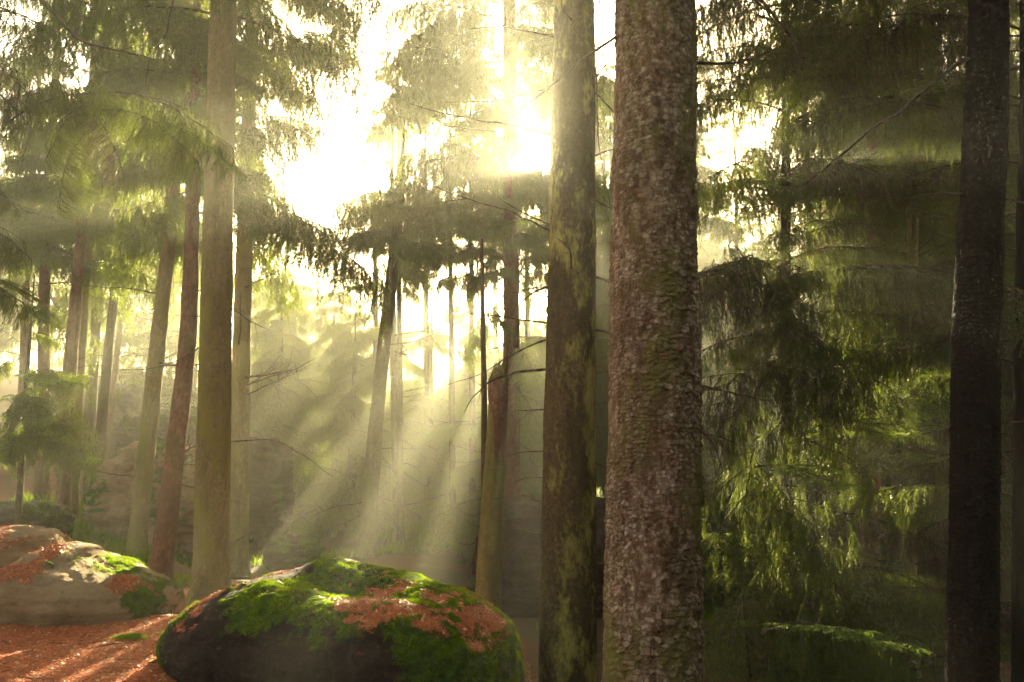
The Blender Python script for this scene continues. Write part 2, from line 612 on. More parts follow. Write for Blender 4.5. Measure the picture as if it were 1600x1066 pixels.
def needles(A, B, tipA, tipB, per_m, ln, wd, rng, flat=0.0):
    D = B - A
    L = np.linalg.norm(D, axis=1)
    cnt = rng.poisson(np.maximum(L * per_m, 0.02))
    idx = np.repeat(np.arange(len(A)), cnt)
    n = len(idx)
    u = rng.random(n)
    Dn = D[idx] / (L[idx][:, None] + 1e-9)
    P = A[idx] + D[idx] * u[:, None]
    rad = rng.normal(size=(n, 3))
    rad[:, 2] *= (1 - flat)
    rad -= Dn * (rad * Dn).sum(1)[:, None]
    rad /= np.linalg.norm(rad, axis=1)[:, None] + 1e-9
    ang = rng.uniform(0.6, 1.1, n)[:, None]
    nd = Dn * np.cos(ang) + rad * np.sin(ang)
    side = np.cross(nd, rng.normal(size=(n, 3)))
    side /= np.linalg.norm(side, axis=1)[:, None] + 1e-9
    l = ln * rng.uniform(0.7, 1.2, n)[:, None]
    V = np.stack([P - side * wd / 2, P + side * wd / 2, P + nd * l], 1).reshape(-1, 3)
    t = np.arange(n * 3).reshape(-1, 3)
    tip = np.clip(tipA[idx] * (1 - u) + tipB[idx] * u + rng.normal(0, 0.08, n), 0, 1)
    return V, t, np.repeat(tip, 3)


def bough_arrays(kind, seed, lod=0):
    """a spruce bough along +X (Z up), about 1.8 m long; returns verts, quads(wood), tris(needles), tip"""
    rng = np.random.default_rng(seed)
    L = 1.8
    n = 14
    t = np.linspace(0, 1, n)
    if kind == 'hang' or kind == 'dead':
        limb = np.stack([L * t, 0.10 * L * np.cumsum(rng.normal(0, 0.12, n)) * t,
                         L * (0.10 * np.sin(PI * t) - 0.26 * t ** 1.6 + 0.07 * t ** 4)], 1)
    else:
        limb = np.stack([L * t, 0.06 * L * np.cumsum(rng.normal(0, 0.12, n)) * t,
                         L * (0.06 * np.sin(PI * t) - 0.13 * t ** 1.5 + 0.06 * t ** 3)], 1)
    SA, SB, TA, TB, RA, RB = [], [], [], [], [], []

    def chain(P, r0, r1, ta, tb):
        m = len(P)
        f = np.linspace(0, 1, m)
        for k in range(m - 1):
            SA.append(P[k]); SB.append(P[k + 1])
            RA.append(r0 + (r1 - r0) * f[k]); RB.append(r0 + (r1 - r0) * f[k + 1])
            TA.append(ta + (tb - ta) * f[k]); TB.append(ta + (tb - ta) * f[k + 1])

    def grow(p, d0, dl, ln_, m, bend, jit):
        q = [p]
        for s in range(m):
            w = min(1.0, (s + 0.3) / bend)
            d = d0 * (1 - w) + dl * w + rng.normal(0, jit, 3)
            d /= np.linalg.norm(d)
            q.append(q[-1] + d * ln_ / m)
        return np.array(q)

    def along(P, v):
        f = v * (len(P) - 1)
        a = int(min(f, len(P) - 2))
        ax = P[a + 1] - P[a]
        return P[a] + ax * (f - a), ax / np.linalg.norm(ax)
    chain(limb, 0.016, 0.004, -1, 0.1)
    limbs = [(limb, 0.14)]
    nsub = 7 if kind != 'flat' else 6
    for k in range(nsub):
        u = 0.16 + 0.74 * (k + rng.uniform(.1, .9)) / nsub
        p, ax = along(limb, u)
        side = 1 if k % 2 else -1
        sd = np.cross(np.array([0, 0, 1.0]), ax) * side
        an = rng.uniform(.45, 1.0)
        d0 = ax * math.cos(an) + sd * math.sin(an) + np.array([0, 0, rng.uniform(-.05, .15)])
        ln_ = (1.0 * (1 - u) + .22) * rng.uniform(.6, 1.1) * (.55 if u < .3 else 1)
        sub = grow(p, d0, d0 + np.array([0.1, 0, -.55 if kind != 'flat' else -.2]), ln_, 8, 8.0, .07)
        chain(sub, 0.007, 0.0025, -.6, 0.3)
        limbs.append((sub, 0.08))
    gap = {0: .036, 1: .042, 2: .12}[lod]
    ntw = {0: 7, 1: 5, 2: 2}[lod]
    if kind == 'flat':
        gap, ntw = gap * 1.9, 5
    elif lod == 0:
        gap *= 1.35
    kk = 0
    for P, u0 in limbs:
        ll = np.linalg.norm(np.diff(P, axis=0), axis=1).sum()
        nn_ = max(3, int(ll * (1 - u0) / gap))
        for k in range(nn_):
            u = u0 + (1 - u0) * (k + rng.random()) / nn_
            p, ax = along(P, u)
            kk += 1
            side = 1 if kk % 2 else -1
            sdv = np.cross(np.array([0, 0, 1.0]), ax) * side
            if kind in ('hang', 'dead'):
                if rng.random() < .12:
                    continue
                d0 = ax * rng.uniform(.2, .8) + sdv * rng.uniform(.1, .9) + np.array([0, 0, rng.uniform(-.5, .15)])
                dl = np.array([rng.normal(0, .13), rng.normal(0, .13), -1.0])
                ln_ = min(.85, .12 + rng.gamma(2.4, .115)) * (1 - .35 * u)
                q = grow(p, d0, dl, ln_, 6, rng.uniform(1.2, 3.2), .12)
            else:
                d0 = ax * .72 + sdv * .72 + np.array([0, 0, rng.normal(-.02, .06)])
                ln_ = (.36 * (1 - u) ** .7 + .10) * rng.uniform(.7, 1.15)
                q = grow(p, d0, d0 + np.array([.1, 0, -.30]), ln_, 5, 5.0, .05)
            chain(q, 0.0040, 0.0014, 0.05, 0.75)
            for j in range(ntw):
                b0, ax2 = along(q, (j + .5) / ntw)
                if kind != 'flat':
                    d = ax2 * 0.5 + np.array([rng.normal(0, .5), rng.normal(0, .5), -0.7])
                    tl = rng.uniform(0.06, 0.24)
                else:
                    sd = np.cross(ax2, np.array([0, 0, 1.0]))
                    d = ax2 * 0.75 + sd * (0.75 if j % 2 else -0.75) + np.array([0, 0, rng.normal(-.08, .08)])
                    tl = rng.uniform(0.07, 0.14) * (1.25 - 0.6 * j / ntw)
                d /= np.linalg.norm(d)
                e = b0 + d * tl * 0.55
                d2 = d + np.array([0, 0, -0.25])
                d2 /= np.linalg.norm(d2)
                chain(np.array([b0, e, e + d2 * tl * 0.45]), 0.0018, 0.0011, 0.25, 1.0)
    SA, SB = np.array(SA), np.array(SB)
    TA, TB, RA, RB = map(np.array, (TA, TB, RA, RB))
    V, q = prisms(SA, SB, RA * (1 if lod < 2 else 2), RB * (1 if lod < 2 else 2))
    per, ln, wd_ = {0: (560, 0.016, 0.0026), 1: (190, 0.032, 0.0095), 2: (60, 0.065, 0.020)}[lod]
    if kind == 'dead':
        per = per * 0.10
    ok = TA > -0.3
    NV, tr, tip = needles(SA[ok], SB[ok], np.clip(TA[ok], 0, 1), np.clip(TB[ok], 0, 1), per, ln, wd_, rng, 0.55 if kind == 'flat' else 0.1)
    return V, q, NV, tr, tip


def bough_mesh(kind, seed, lod, mat):
    V, q, NV, tr, tip = bough_arrays(kind, seed, lod)
    o = len(V)
    mi = np.concatenate([np.zeros(len(q), int), np.ones(len(tr), int)])
    return mk_mesh(kind + '_bough', np.concatenate([V, NV]), q, tr + o, [M_TWIG, mat], mi,
                   {'tip': np.concatenate([np.zeros(o), tip])}, smooth=False)


HANG = [bough_mesh('hang', s, 0, M_NEEDLE) for s in (11, 12, 13, 14)]
FLAT = [bough_mesh('flat', s, 0, M_YOUNG) for s in (21, 22, 23)]
DEADB = [bough_mesh('dead', s, 0, M_DEADN) for s in (31, 32)]
HANG1 = [bough_mesh('hang', s, 1, M_NEEDLE) for s in (41, 42, 43, 44)]
FLAT1 = [bough_mesh('flat', s, 1, M_YOUNG) for s in (51, 52)]
MESHES = {'hang': HANG, 'flat': FLAT, 'dead': DEADB, 'hang1': HANG1, 'flat1': FLAT1}


# openings in the canopy: (point the light reaches, radius)
GAPS = [(W(*p), r) for p, r in (((640, 880, 6.6), .38), ((540, 872, 7.0), .28), ((735, 895, 6.3), .24), ((340, 915, 7.1), .28), ((600, 850, 11), .48), ((600, 800, 15), .42), ((480, 850, 13), .46), ((475, 790, 18), .42), ((690, 840, 9.5), .2), ((690, 800, 13), .18), ((540, 850, 9), .16),
        ((730, 830, 9), .15), ((735, 780, 12), .13), ((655, 850, 8.5), .12), ((745, 850, 8.3), .09), ((380, 800, 11), .3), ((190, 1005, 6.8), .7), ((80, 1020, 6.7), .7), ((200, 1050, 6), .4), ((150, 850, 8.6), .35), ((230, 880, 8.4), .25), ((250, 230, 6), .45), ((120, 330, 6), .4),
        ((1240, 420, 8.5), .32), ((1330, 440, 8.5), .22), ((1120, 300, 9), .3), ((1300, 660, 8.2), .34), ((1400, 570, 8.6), .25), ((1350, 620, 8.2), .30), ((1250, 740, 8), .26), ((1340, 770, 8.4), .2), ((1240, 770, 6.8), .2), ((1170, 180, 9), .2), ((1180, 800, 7.6), .15), ((1150, 900, 7.3), .15), ((1290, 900, 7), .16), ((1330, 985, 6.5), .22), ((1440, 690, 8.7), .2), ((1400, 960, 8.2), .18))]
GAPS.append((np.array([0, 0, EYE]), .17))


def in_gap(p, pad):
    for q, r in GAPS:
        d = p - q
        t = float(d @ SD)
        if t > .4:
            e = d - SD * t
            if float(e @ e) < (r + pad) ** 2:
                return True
    return False


def bough(parent, base, kind, loc, az, tilt, scale, rng, roll=None, name='bough'):
    """az: heading of the limb in the ground plane, tilt: upward angle"""
    o = bpy.data.objects.new(name, rng.choice(MESHES[kind]))
    o.parent = parent
    o.location = Vector(loc) - Vector(base)
    o.rotation_euler = (rng.uniform(-.25, .25) if roll is None else roll, -tilt, az)
    s = scale
    o.scale = (s, s * rng.uniform(.85, 1.15), s * rng.uniform(.9, 1.1))
    C.objects.link(o)
    return o


def bough_px(parent, base, kind, a, b, rng, wide=1.0, roll=None):
    A, B = W(*a), W(*b)
    d = B - A
    L = np.linalg.norm(d)
    drop = {'hang': .19, 'dead': .19, 'flat': .07, 'hang1': .19, 'flat1': .07}[kind]
    o = bough(parent, base, kind, A, math.atan2(d[1], d[0]), math.asin(d[2] / L) + math.atan(drop), L / 1.8, rng, roll)
    o.scale[1] *= wide
    return o


DEADBR = []
for s in range(5):
    rng = np.random.default_rng(60 + s)
    n = 9
    t = np.linspace(0, 1, n)
    P = np.stack([t * 1.2, np.cumsum(rng.normal(0, .03, n)) * t, -0.12 * t ** 1.5 * rng.uniform(-1, 2) + np.cumsum(rng.normal(0, .012, n))], 1)
    allV, allQ, allT, off = [], [], [], 0
    V, q, tr = tube(P, np.linspace(.013, .003, n), 6)
    parts_ = [(V, q, tr)]
    for k in range(6):
        i0 = rng.integers(2, n - 1)
        d = np.array([0.6, rng.choice([-1, 1]) * rng.uniform(.4, .9), rng.uniform(-.5, .3)])
        l = rng.uniform(.12, .4)
        Q = np.stack([P[i0] + d * l * w + np.array([0, 0, -.1 * l * w * w]) for w in np.linspace(0, 1, 4)])
        parts_.append(tube(Q, np.linspace(.005, .0016, 4), 4))
    for V, q, tr in parts_:
        allV.append(V); allQ.append(q + off); allT.append(tr + off); off += len(V)
    DEADBR.append(mk_mesh('branch', np.concatenate(allV), np.concatenate(allQ), np.concatenate(allT), [M_TWIG]))


def tree_px(label, px_pts, d, mat, seed, height, group=None, sides=40, n=260, plate=.03, amp=.004, name='spruce_tree', tall=1.25, zfine=False, cat='tree', lump=.05, knots=(), ext=True, base_drop=0.35):
    """trunk through photo pixels [(px, py, width_px), ...] from the bottom up at distance d; goes on up to `height`"""
    pts = [W(p[0], p[1], d) for p in px_pts]
    rad = [p[2] / 2 / F * d * math.cos(math.atan((p[0] - 800) / F)) for p in px_pts]
    base = pts[0].copy()
    gzv = tz(base[0], base[1])
    dirv = pts[1] - pts[0]
    dirv /= dirv[2]
    k = gzv - base_drop - base[2]
    foot = base + dirv * k
    P = [foot, base] if k < -0.05 else [foot]
    R = [rad[0] * 1.12 + .012, rad[0]] if k < -0.05 else [rad[0]]
    gr = np.array([base[0], base[1], gzv]) if k > -0.05 else foot + dirv * base_drop
    P[0:1] = [foot, gr, gr + dirv * .16, gr + dirv * .5]
    R[0:1] = [rad[0] * 1.75, rad[0] * 1.5, rad[0] * 1.22, rad[0] * 1.05]
    if len(P) > 4 and P[4][2] - P[3][2] < .1:
        P.pop(4)
        R.pop(4)
    while pts[1][2] - P[-1][2] < .15 and len(P) > 3:
        P.pop()
        R.pop()
    P += pts[1:]
    R += rad[1:]
    if ext and P[-1][2] < height:
        dv = P[-1] - P[-2]
        dv /= dv[2]
        h = height - P[-1][2]
        for f in (.33, .66, 1.0):
            P.append(P[-1 if f == .33 else -1] + (dv * .4 + np.array([0, 0, .6])) * h / 3)
            R.append(max(.008, rad[-1] * (1 - .92 * f)))
    P, R = np.array(P), np.array(R)
    org = np.array([foot[0], foot[1], gzv])
    root = thing(name, label, cat, org, group)
    zf = None
    if zfine:
        ztop = W(800, 0, d)[2] - foot[2]
        zf = (max(0.02, W(800, 1066, d)[2] - foot[2] - .3), ztop + .3)
    v, q, tr, cell = trunk_mesh(P, R, sides, n, mat, seed, plate, amp, tall, zf, lump, knots)
    put('trunk', mk_mesh('trunk', v - org, q, tr, [mat], attrs={'cell': cell}), root)
    return root, org, P, R


def at_height(P, z):
    return np.array([np.interp(z, P[:, 2], P[:, i]) for i in range(3)])


def crown(root, org, P, z0, z1, length, seed, kind='hang1', step=.42, per=4, az_ok=None, tilt=(-.15, .25), taper=True, maxn=98, dens=1.0):
    rng = random.Random(seed)
    z = z0
    c = 0
    ztop = P[-1][2]
    while z < z1 and c < maxn:
        a0 = rng.uniform(0, 2 * PI)
        for k in range(per):
            if rng.random() > dens:
                continue
            az = a0 + 2 * PI * k / per + rng.uniform(-.4, .4)
            if az_ok and not az_ok(math.degrees(az) % 360):
                continue
            p = at_height(P, z + rng.uniform(-.2, .2))
            l = length * rng.uniform(.62, 1.22)
            if taper:
                l *= max(.42, min(1, 1.25 * (1 - (z - z0) / (ztop - z0 + .01))))
            hd = np.array([math.cos(az), math.sin(az), -.12])
            if any(in_gap(p + hd * l * f + np.array([0, 0, -.14 * l]), .09 * l) for f in (.25, .5, .75, 1.0)):
                continue
            kd = kind if not isinstance(kind, (list, tuple)) else rng.choice(kind)
            bough(root, org, kd, p, az, rng.uniform(*tilt), l / 1.8, rng)
            c += 1
            if c >= maxn:
                break
        z += step * rng.uniform(.8, 1.25)


def dead_branches(root, org, P, R, z0, z1, cnt, seed, length=(0.6, 1.5), az_ok=None):
    rng = random.Random(seed)
    for k in range(cnt):
        z = rng.uniform(z0, z1)
        p = at_height(P, z)
        az = rng.uniform(0, 2 * PI)
        o = bpy.data.objects.new('branch', rng.choice(DEADBR))
        o.parent = root
        o.location = Vector(p - org)
        o.rotation_euler = (rng.uniform(0, 6.28), -rng.uniform(-.35, .4), az)
        s = rng.uniform(*length) / 1.2
        o.scale = (s, s, s)
        C.objects.link(o)


def limb(root, org, pts, r0, r1, mat=None, seed=0, twigs=0, name='branch', wob=.012):
    """one bare limb through photo points (px, py, d)"""
    P = np.array([W(*p) for p in pts])
    n = max(12, len(pts) * 6)
    P, R, t = resample(P, np.linspace(r0, r1, len(P)), n)
    P = P + wob * np.stack([fbm(np.stack([t * 4, t * 0 + seed, t * 0 + k], 1), 3, seed + k) for k in range(3)], 1) * np.minimum(1, t / .2)[:, None]
    pr = [tube(P, R, 8)]
    rng = np.random.default_rng(seed + 500)
    for k in range(twigs):
        i0 = rng.integers(n // 4, n - 1)
        ax = P[i0] - P[i0 - 1]
        ax /= np.linalg.norm(ax)
        d = ax * .6 + rng.normal(0, .5, 3)
        l = rng.uniform(.08, .3)
        Q = np.stack([P[i0] + d * l * w + np.array([0, 0, -.15 * l * w * w]) for w in np.linspace(0, 1, 4)])
        pr.append(tube(Q, np.linspace(min(.005, R[i0] * .6), .0013, 4), 4))
    off, aV, aQ, aT = 0, [], [], []
    for V, q, tr in pr:
        aV.append(V); aQ.append(q + off); aT.append(tr + off); off += len(V)
    return put(name, mk_mesh(name, np.concatenate(aV) - org, np.concatenate(aQ), np.concatenate(aT), [mat or M_TWIG], attrs={'cell': np.full(off, .5)}), root)


# ------------------------------------------------------------------ rocks
def rock(name, label, center, rad, rotz, seed, mat, nu=180, nv=120, e=2.6, amp=.10, strata=.02, moss_bias=0., litter_bias=None, shape=None, cat='boulder', parts=True, moss_dir=None, blades=0, litter_n=0, freq=1.0):
    a, b, c = rad
    th = np.linspace(0, 2 * PI, nu, endpoint=False)
    ph = np.linspace(-PI / 2, PI / 2, nv)
    T, Pp = np.meshgrid(th, ph)
    d = np.stack([np.cos(Pp) * np.cos(T), np.cos(Pp) * np.sin(T), np.sin(Pp)], -1).reshape(-1, 3)
    r = (np.abs(d[:, 0] / a) ** e + np.abs(d[:, 1] / b) ** e + np.abs(d[:, 2] / c) ** e) ** (-1 / e)
    v = d * r[:, None]
    if shape:
        v = shape(v)
    nrm = d / np.array([a, b, c])
    nrm /= np.linalg.norm(nrm, axis=1)[:, None]
    q0 = v * freq
    disp = amp * fbm(q0 * 1.1 + seed, 4, seed) + amp * .35 * fbm(q0 * 5 + seed, 4, seed + 7)
    lay = fbm(np.stack([q0[:, 0] * .5, q0[:, 1] * .5, q0[:, 2] * 7], 1), 3, seed + 11)
    disp = disp + strata * lay * (1 - np.abs(nrm[:, 2]))
    disp = disp - amp * .35 * np.clip(.12 - np.abs(fbm(q0 * np.array([.9, .9, 1.8]) + 5, 3, seed + 4)), 0, .12) / .12
    v = v + nrm * disp[:, None]
    i = (np.arange(nv - 1)[:, None] * nu + np.arange(nu)).ravel()
    j = (np.arange(nv - 1)[:, None] * nu + (np.arange(nu) + 1) % nu).ravel()
    q = np.stack([i, j, j + nu, i + nu], 1)
    fn = np.cross(v[q[:, 2]] - v[q[:, 0]], v[q[:, 3]] - v[q[:, 1]])
    vn = np.zeros_like(v)
    for k in range(4):
        np.add.at(vn, q[:, k], fn)
    vn /= np.linalg.norm(vn, axis=1)[:, None] + 1e-12
    cz_, sz_ = math.cos(rotz), math.sin(rotz)
    Rm = np.array([[cz_, -sz_, 0], [sz_, cz_, 0], [0, 0, 1]])
    v, vn = v @ Rm.T, vn @ Rm.T
    nz = vn[:, 2]
    m = fbm(v * 2.2 + 3 * seed, 4, seed + 30) * .55 + .25 * fbm(v * 9, 3, seed + 31)
    mossf = m + moss_bias + .35 * np.clip(nz, -1, 1) - .25
    if moss_dir is not None:
        mossf = mossf + moss_dir(v, vn)
    mossf = mossf + .16 * fbm(v * 26, 3, seed + 33) + .16 * fbm(v * 70, 2, seed + 34)
    moss = sstep(-.10, .22, mossf)
    lit = np.zeros(len(v))
    if litter_bias is not None:
        lf = fbm(v * 2.6 + 9 + seed, 4, seed + 40) * .6 + litter_bias(v, vn)
        lf = lf + .22 * fbm(v * 14, 3, seed + 41) + .12 * fbm(v * 40, 2, seed + 42)
        lit = sstep(0, .10, lf) * sstep(.55, .8, nz)
    moss = moss * (1 - lit)
    v[:, :] += (vn * (moss * .010 * (1 + fbm(v * 16, 3, 77)))[:, None])
    o = put(name, mk_mesh(name, v, q, None, [mat], attrs={'moss': moss, 'litter': lit}), None, center)
    tag(o, label, cat)
    rng = np.random.default_rng(seed)
    # moss blades / needle litter scattered over the surface
    area = np.linalg.norm(fn, axis=1) / 2

    def scatter(weight, n):
        w = area * weight[q].mean(1)
        f = rng.choice(len(q), n, p=w / w.sum())
        uv = rng.random((n, 2))
        c4 = v[q[f]]
        p = (c4[:, 0] * ((1 - uv[:, :1]) * (1 - uv[:, 1:])) + c4[:, 1] * (uv[:, :1] * (1 - uv[:, 1:])) + c4[:, 2] * (uv[:, :1] * uv[:, 1:]) + c4[:, 3] * ((1 - uv[:, :1]) * uv[:, 1:]))
        return p, vn[q[f, 0]]
    if blades:
        p, nn = scatter(moss ** 1.5, blades)
        dd = nn + rng.normal(0, .45, (blades, 3))
        dd /= np.linalg.norm(dd, axis=1)[:, None]
        s = np.cross(dd, rng.normal(size=(blades, 3)))
        s /= np.linalg.norm(s, axis=1)[:, None]
        clump = np.clip(.55 + .9 * fbm(p * 12, 2, seed + 3), .2, 1.6)
        l = (rng.uniform(.008, .022, blades) * clump)[:, None]
        V = np.stack([p - s * .0022, p + s * .0022, p + dd * l], 1).reshape(-1, 3)
        tip = np.clip(np.stack([clump * .3, clump * .3, clump * .75], 1).ravel() + np.repeat(.45 * fbm(p * 3.2, 3, seed + 60), 3) + np.repeat(rng.normal(0, .12, blades), 3), 0, 1)
        mo = put('moss', mk_mesh('moss', V, None, np.arange(blades * 3).reshape(-1, 3), [M_MOSS], attrs={'tip': tip}, smooth=False), o)
        mo['kind'] = 'stuff'
    if litter_n:
        p, nn = scatter(lit ** 1.5 + .02 * np.clip(nz - .6, 0, 1), litter_n)
        lo = put('needle_litter', litter_mesh(p, nn, rng, (.03, .065), .0042, .03), None, center)
        tag(lo, 'orange fallen needles lying on top of the ' + label, kind='stuff')
    return o


def litter_mesh(p, nn, rng, ln=(.015, .035), w=.0022, leafy=.02):
    n = len(p)
    d = rng.normal(size=(n, 3)) + nn * 0.1
    d -= nn * ((d * nn).sum(1) - rng.uniform(0, .45, n))[:, None]
    d /= np.linalg.norm(d, axis=1)[:, None]
    s = np.cross(d, nn + rng.normal(0, .4, (n, 3)))
    s /= np.linalg.norm(s, axis=1)[:, None] + 1e-9
    l = rng.uniform(*ln, n)
    wv = np.where(rng.random(n) < leafy, w * rng.uniform(3, 6, n), w)
    b = p + nn * rng.uniform(.001, .010, n)[:, None]
    L = (l / 2)[:, None]
    Wd = (wv / 2)[:, None]
    V = np.stack([b - d * L - s * Wd * .5, b - s * Wd * .2 + d * 0, b + d * L, b + s * Wd], 1).reshape(-1, 3)
    V = np.stack([b - d * L, b - s * Wd, b + d * L, b + s * Wd], 1).reshape(-1, 3)
    q = np.arange(n * 4).reshape(-1, 4)
    tone = np.clip(rng.beta(2, 2.3, n) + np.where(wv > w * 1.5, .3, 0), 0, 1)
    return mk_mesh('needle_litter', V, q, None, [M_LITTER], attrs={'tip': np.repeat(tone, 4)}, smooth=False)


def main_shape(v):
    v = v.copy()
    x, y, z = v[:, 0], v[:, 1], v[:, 2]
    t = x / 1.75
    up = z > 0
    z_top = np.where(t < 0, 1 - .42 * np.clip(-t, 0, 1) ** 1.7, 1 - .12 * np.clip(t, 0, 1) ** 2)
    z = np.where(up, z * z_top, z)
    # undercut of the front face
    fr = sstep(-.1, -.8, y / .85)
    y = y + fr * .22 * sstep(.25, -.5, z)
    # knob of bare stone on the top back-left and a step behind the front lip
    kn = np.exp(-(((x + .15) / .42) ** 2 + ((y - .15) / .32) ** 2))
    z = z + np.where(up, .10 * kn, 0)
    st = np.exp(-(((x - .35) / .5) ** 2 + ((y + .2) / .22) ** 2))
    z = z - np.where(up, .10 * st, 0)
    return np.stack([x, y, z], 1)


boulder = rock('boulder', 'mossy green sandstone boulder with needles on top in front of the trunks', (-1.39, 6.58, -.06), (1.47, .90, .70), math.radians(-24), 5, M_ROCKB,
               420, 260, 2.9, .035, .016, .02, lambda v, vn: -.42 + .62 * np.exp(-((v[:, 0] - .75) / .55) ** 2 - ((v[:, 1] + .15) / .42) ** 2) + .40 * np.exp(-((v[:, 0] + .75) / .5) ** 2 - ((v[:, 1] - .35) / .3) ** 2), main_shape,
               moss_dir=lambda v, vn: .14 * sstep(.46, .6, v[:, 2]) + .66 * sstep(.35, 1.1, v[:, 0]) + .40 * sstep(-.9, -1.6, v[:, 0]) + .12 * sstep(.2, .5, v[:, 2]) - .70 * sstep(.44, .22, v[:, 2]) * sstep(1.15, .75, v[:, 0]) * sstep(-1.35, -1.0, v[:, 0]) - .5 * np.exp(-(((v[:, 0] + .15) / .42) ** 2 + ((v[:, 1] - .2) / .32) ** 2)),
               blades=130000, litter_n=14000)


def left_shape(v):
    v = v.copy()
    x, y, z = v[:, 0], v[:, 1], v[:, 2]
    t = x / 1.6
    z = np.where(z > 0, z * (1 - .45 * np.clip(t, 0, 1) ** 1.4), z)
    lobe = np.exp(-(((x + .35) / .75) ** 2 + ((y + .05) / .7) ** 2))
    z = z + np.where(z > 0, .16 * lobe, 0)
    groove = np.exp(-(((x - .10 - .7 * (z - .5)) / .10) ** 2)) * sstep(.2, .5, z)
    y = y + np.where(y < 0, .10 * groove, 0)
    z = z - .10 * groove
    fr = sstep(-.1, -.8, y / .9)
    y = y + fr * .20 * sstep(.25, -.3, z)
    return np.stack([x, y, z], 1)


rock('boulder', 'bare beige sandstone boulder at the left edge of the needle covered ground', (-4.98, 8.60, .03), (1.52, .85, .57), math.radians(-14), 23, M_ROCK,
     320, 200, 2.6, .06, .02, -.5, lambda v, vn: -.40 + .65 * np.exp(-(((v[:, 0] - .35) / .42) ** 2 + ((v[:, 1] + .2) / .5) ** 2)), left_shape,
     moss_dir=lambda v, vn: .75 * sstep(1.0, 1.4, v[:, 0]) + .1 * sstep(.3, 1, v[:, 0]), blades=26000, litter_n=5000)
bg_rocks = [
    ('large rounded grey rock with green crest behind the thin leaning trunks', (172, 705, 24), (1.15, 1.1, 1.9), 0.2, 31, M_ROCKG, .05),
    ('layered sandstone outcrop with a mossy cap behind the reddish trunk', (262, 800, 15.5), (1.25, .9, 1.25), 0.1, 37, M_ROCK, .1),
    ('dark upright boulder with a pale sunlit right rim behind the left trunk', (402, 800, 17.5), (.62, .7, 1.55), 0.0, 41, M_ROCKD, -.25),
    ('small mossy stone low behind the big mossy boulder', (465, 868, 15), (.5, .4, .35), 0.3, 43, M_ROCKD, .35),
    ('low mossy stone on the slope above the bare beige boulder', (28, 822, 13), (.75, .5, .35), 0.1, 47, M_ROCKG, .4),
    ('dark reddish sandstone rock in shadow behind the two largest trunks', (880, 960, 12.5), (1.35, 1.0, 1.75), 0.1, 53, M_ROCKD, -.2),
    ('small green topped rock beside the layered sandstone outcrop', (222, 705, 19), (.55, .5, .8), 0.4, 59, M_ROCKG, .25),
    ('pale flat rock catching light far behind the leaning central trunk', (440, 625, 34), (.7, .6, .3), 0.4, 61, M_ROCKG, -.3),
]
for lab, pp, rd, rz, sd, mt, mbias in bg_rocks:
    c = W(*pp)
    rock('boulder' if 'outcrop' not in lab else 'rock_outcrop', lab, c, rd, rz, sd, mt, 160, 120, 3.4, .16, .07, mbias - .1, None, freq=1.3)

# needle litter over the near forest floor
rng = np.random.default_rng(99)
N = 150000
lx = rng.uniform(-5.6, .2, N)
ly = 3.6 + (rng.random(N) ** 1.2) * 5.6
lz = terrain(lx, ly)
nn = np.stack([-(terrain(lx + .03, ly) - lz) / .03, -(terrain(lx, ly + .03) - lz) / .03, np.ones(N)], 1)
nn /= np.linalg.norm(nn, axis=1)[:, None]
lit = put('needle_litter', litter_mesh(np.stack([lx, ly, lz], 1), nn, rng, (.018, .050), .0040, .05))
n2 = 2600
sel = rng.choice(N, n2, replace=False)
stick_b = np.stack([lx, ly, lz + .004], 1)[sel]
sd_ = rng.normal(size=(n2, 3)) * np.array([1, 1, .12])
sd_ /= np.linalg.norm(sd_, axis=1)[:, None]
hl = rng.gamma(2.0, .018, n2)[:, None] + .012
sr = rng.uniform(.0012, .004, n2)
V_, Q_ = prisms(stick_b - sd_ * hl, stick_b + sd_ * hl + np.array([0, 0, .006]), sr, sr * .6)
so_ = put('twig_litter', mk_mesh('twig_litter', V_, Q_, None, [M_TWIG], smooth=False))
tag(so_, 'tiny broken twigs scattered among the fallen needles of the near forest floor', kind='stuff')
tag(lit, 'carpet of rust orange fallen needles covering the near forest floor', kind='stuff')

rng = np.random.default_rng(98)
N = 52000
uy = 10.5 + 28 * rng.random(N) ** 1.5
ux = (rng.uniform(-160, 1750, N) - 800) / F * uy
dn = fbm(np.stack([ux * .45, uy * .45, 0 * ux], 1), 4, 66) - .2 * (ux > -0.5)
sel = dn > .02
ux, uy, dn = ux[sel], uy[sel], dn[sel]
uz = terrain(ux, uy)
VV = []
for k in range(5):
    n = len(ux)
    a = rng.uniform(0, 6.28, n)
    tl = rng.uniform(.3, 1.0, n)
    hgt = rng.uniform(.05, .22, n) * (.4 + np.clip(dn, 0, 1) * 1.3)
    bx, by = ux + rng.normal(0, .07, n), uy + rng.normal(0, .07, n)
    wv = rng.uniform(.006, .016, n)
    VV.append(np.stack([np.stack([bx - wv * np.sin(a), by + wv * np.cos(a), uz - .01], 1), np.stack([bx + wv * np.sin(a), by - wv * np.cos(a), uz - .01], 1),
                        np.stack([bx + np.cos(a) * hgt * tl, by + np.sin(a) * hgt * tl, uz + hgt], 1)], 1))
VV = np.concatenate(VV).reshape(-1, 3)
ug = put('ground_cover', mk_mesh('ground_cover', VV, None, np.arange(len(VV)).reshape(-1, 3), [M_MOSS], attrs={'tip': np.tile([.1, .1, .5], len(VV) // 3)}, smooth=False))
tag(ug, 'low mossy ground cover and tufts between the trunks behind the boulders', kind='stuff')
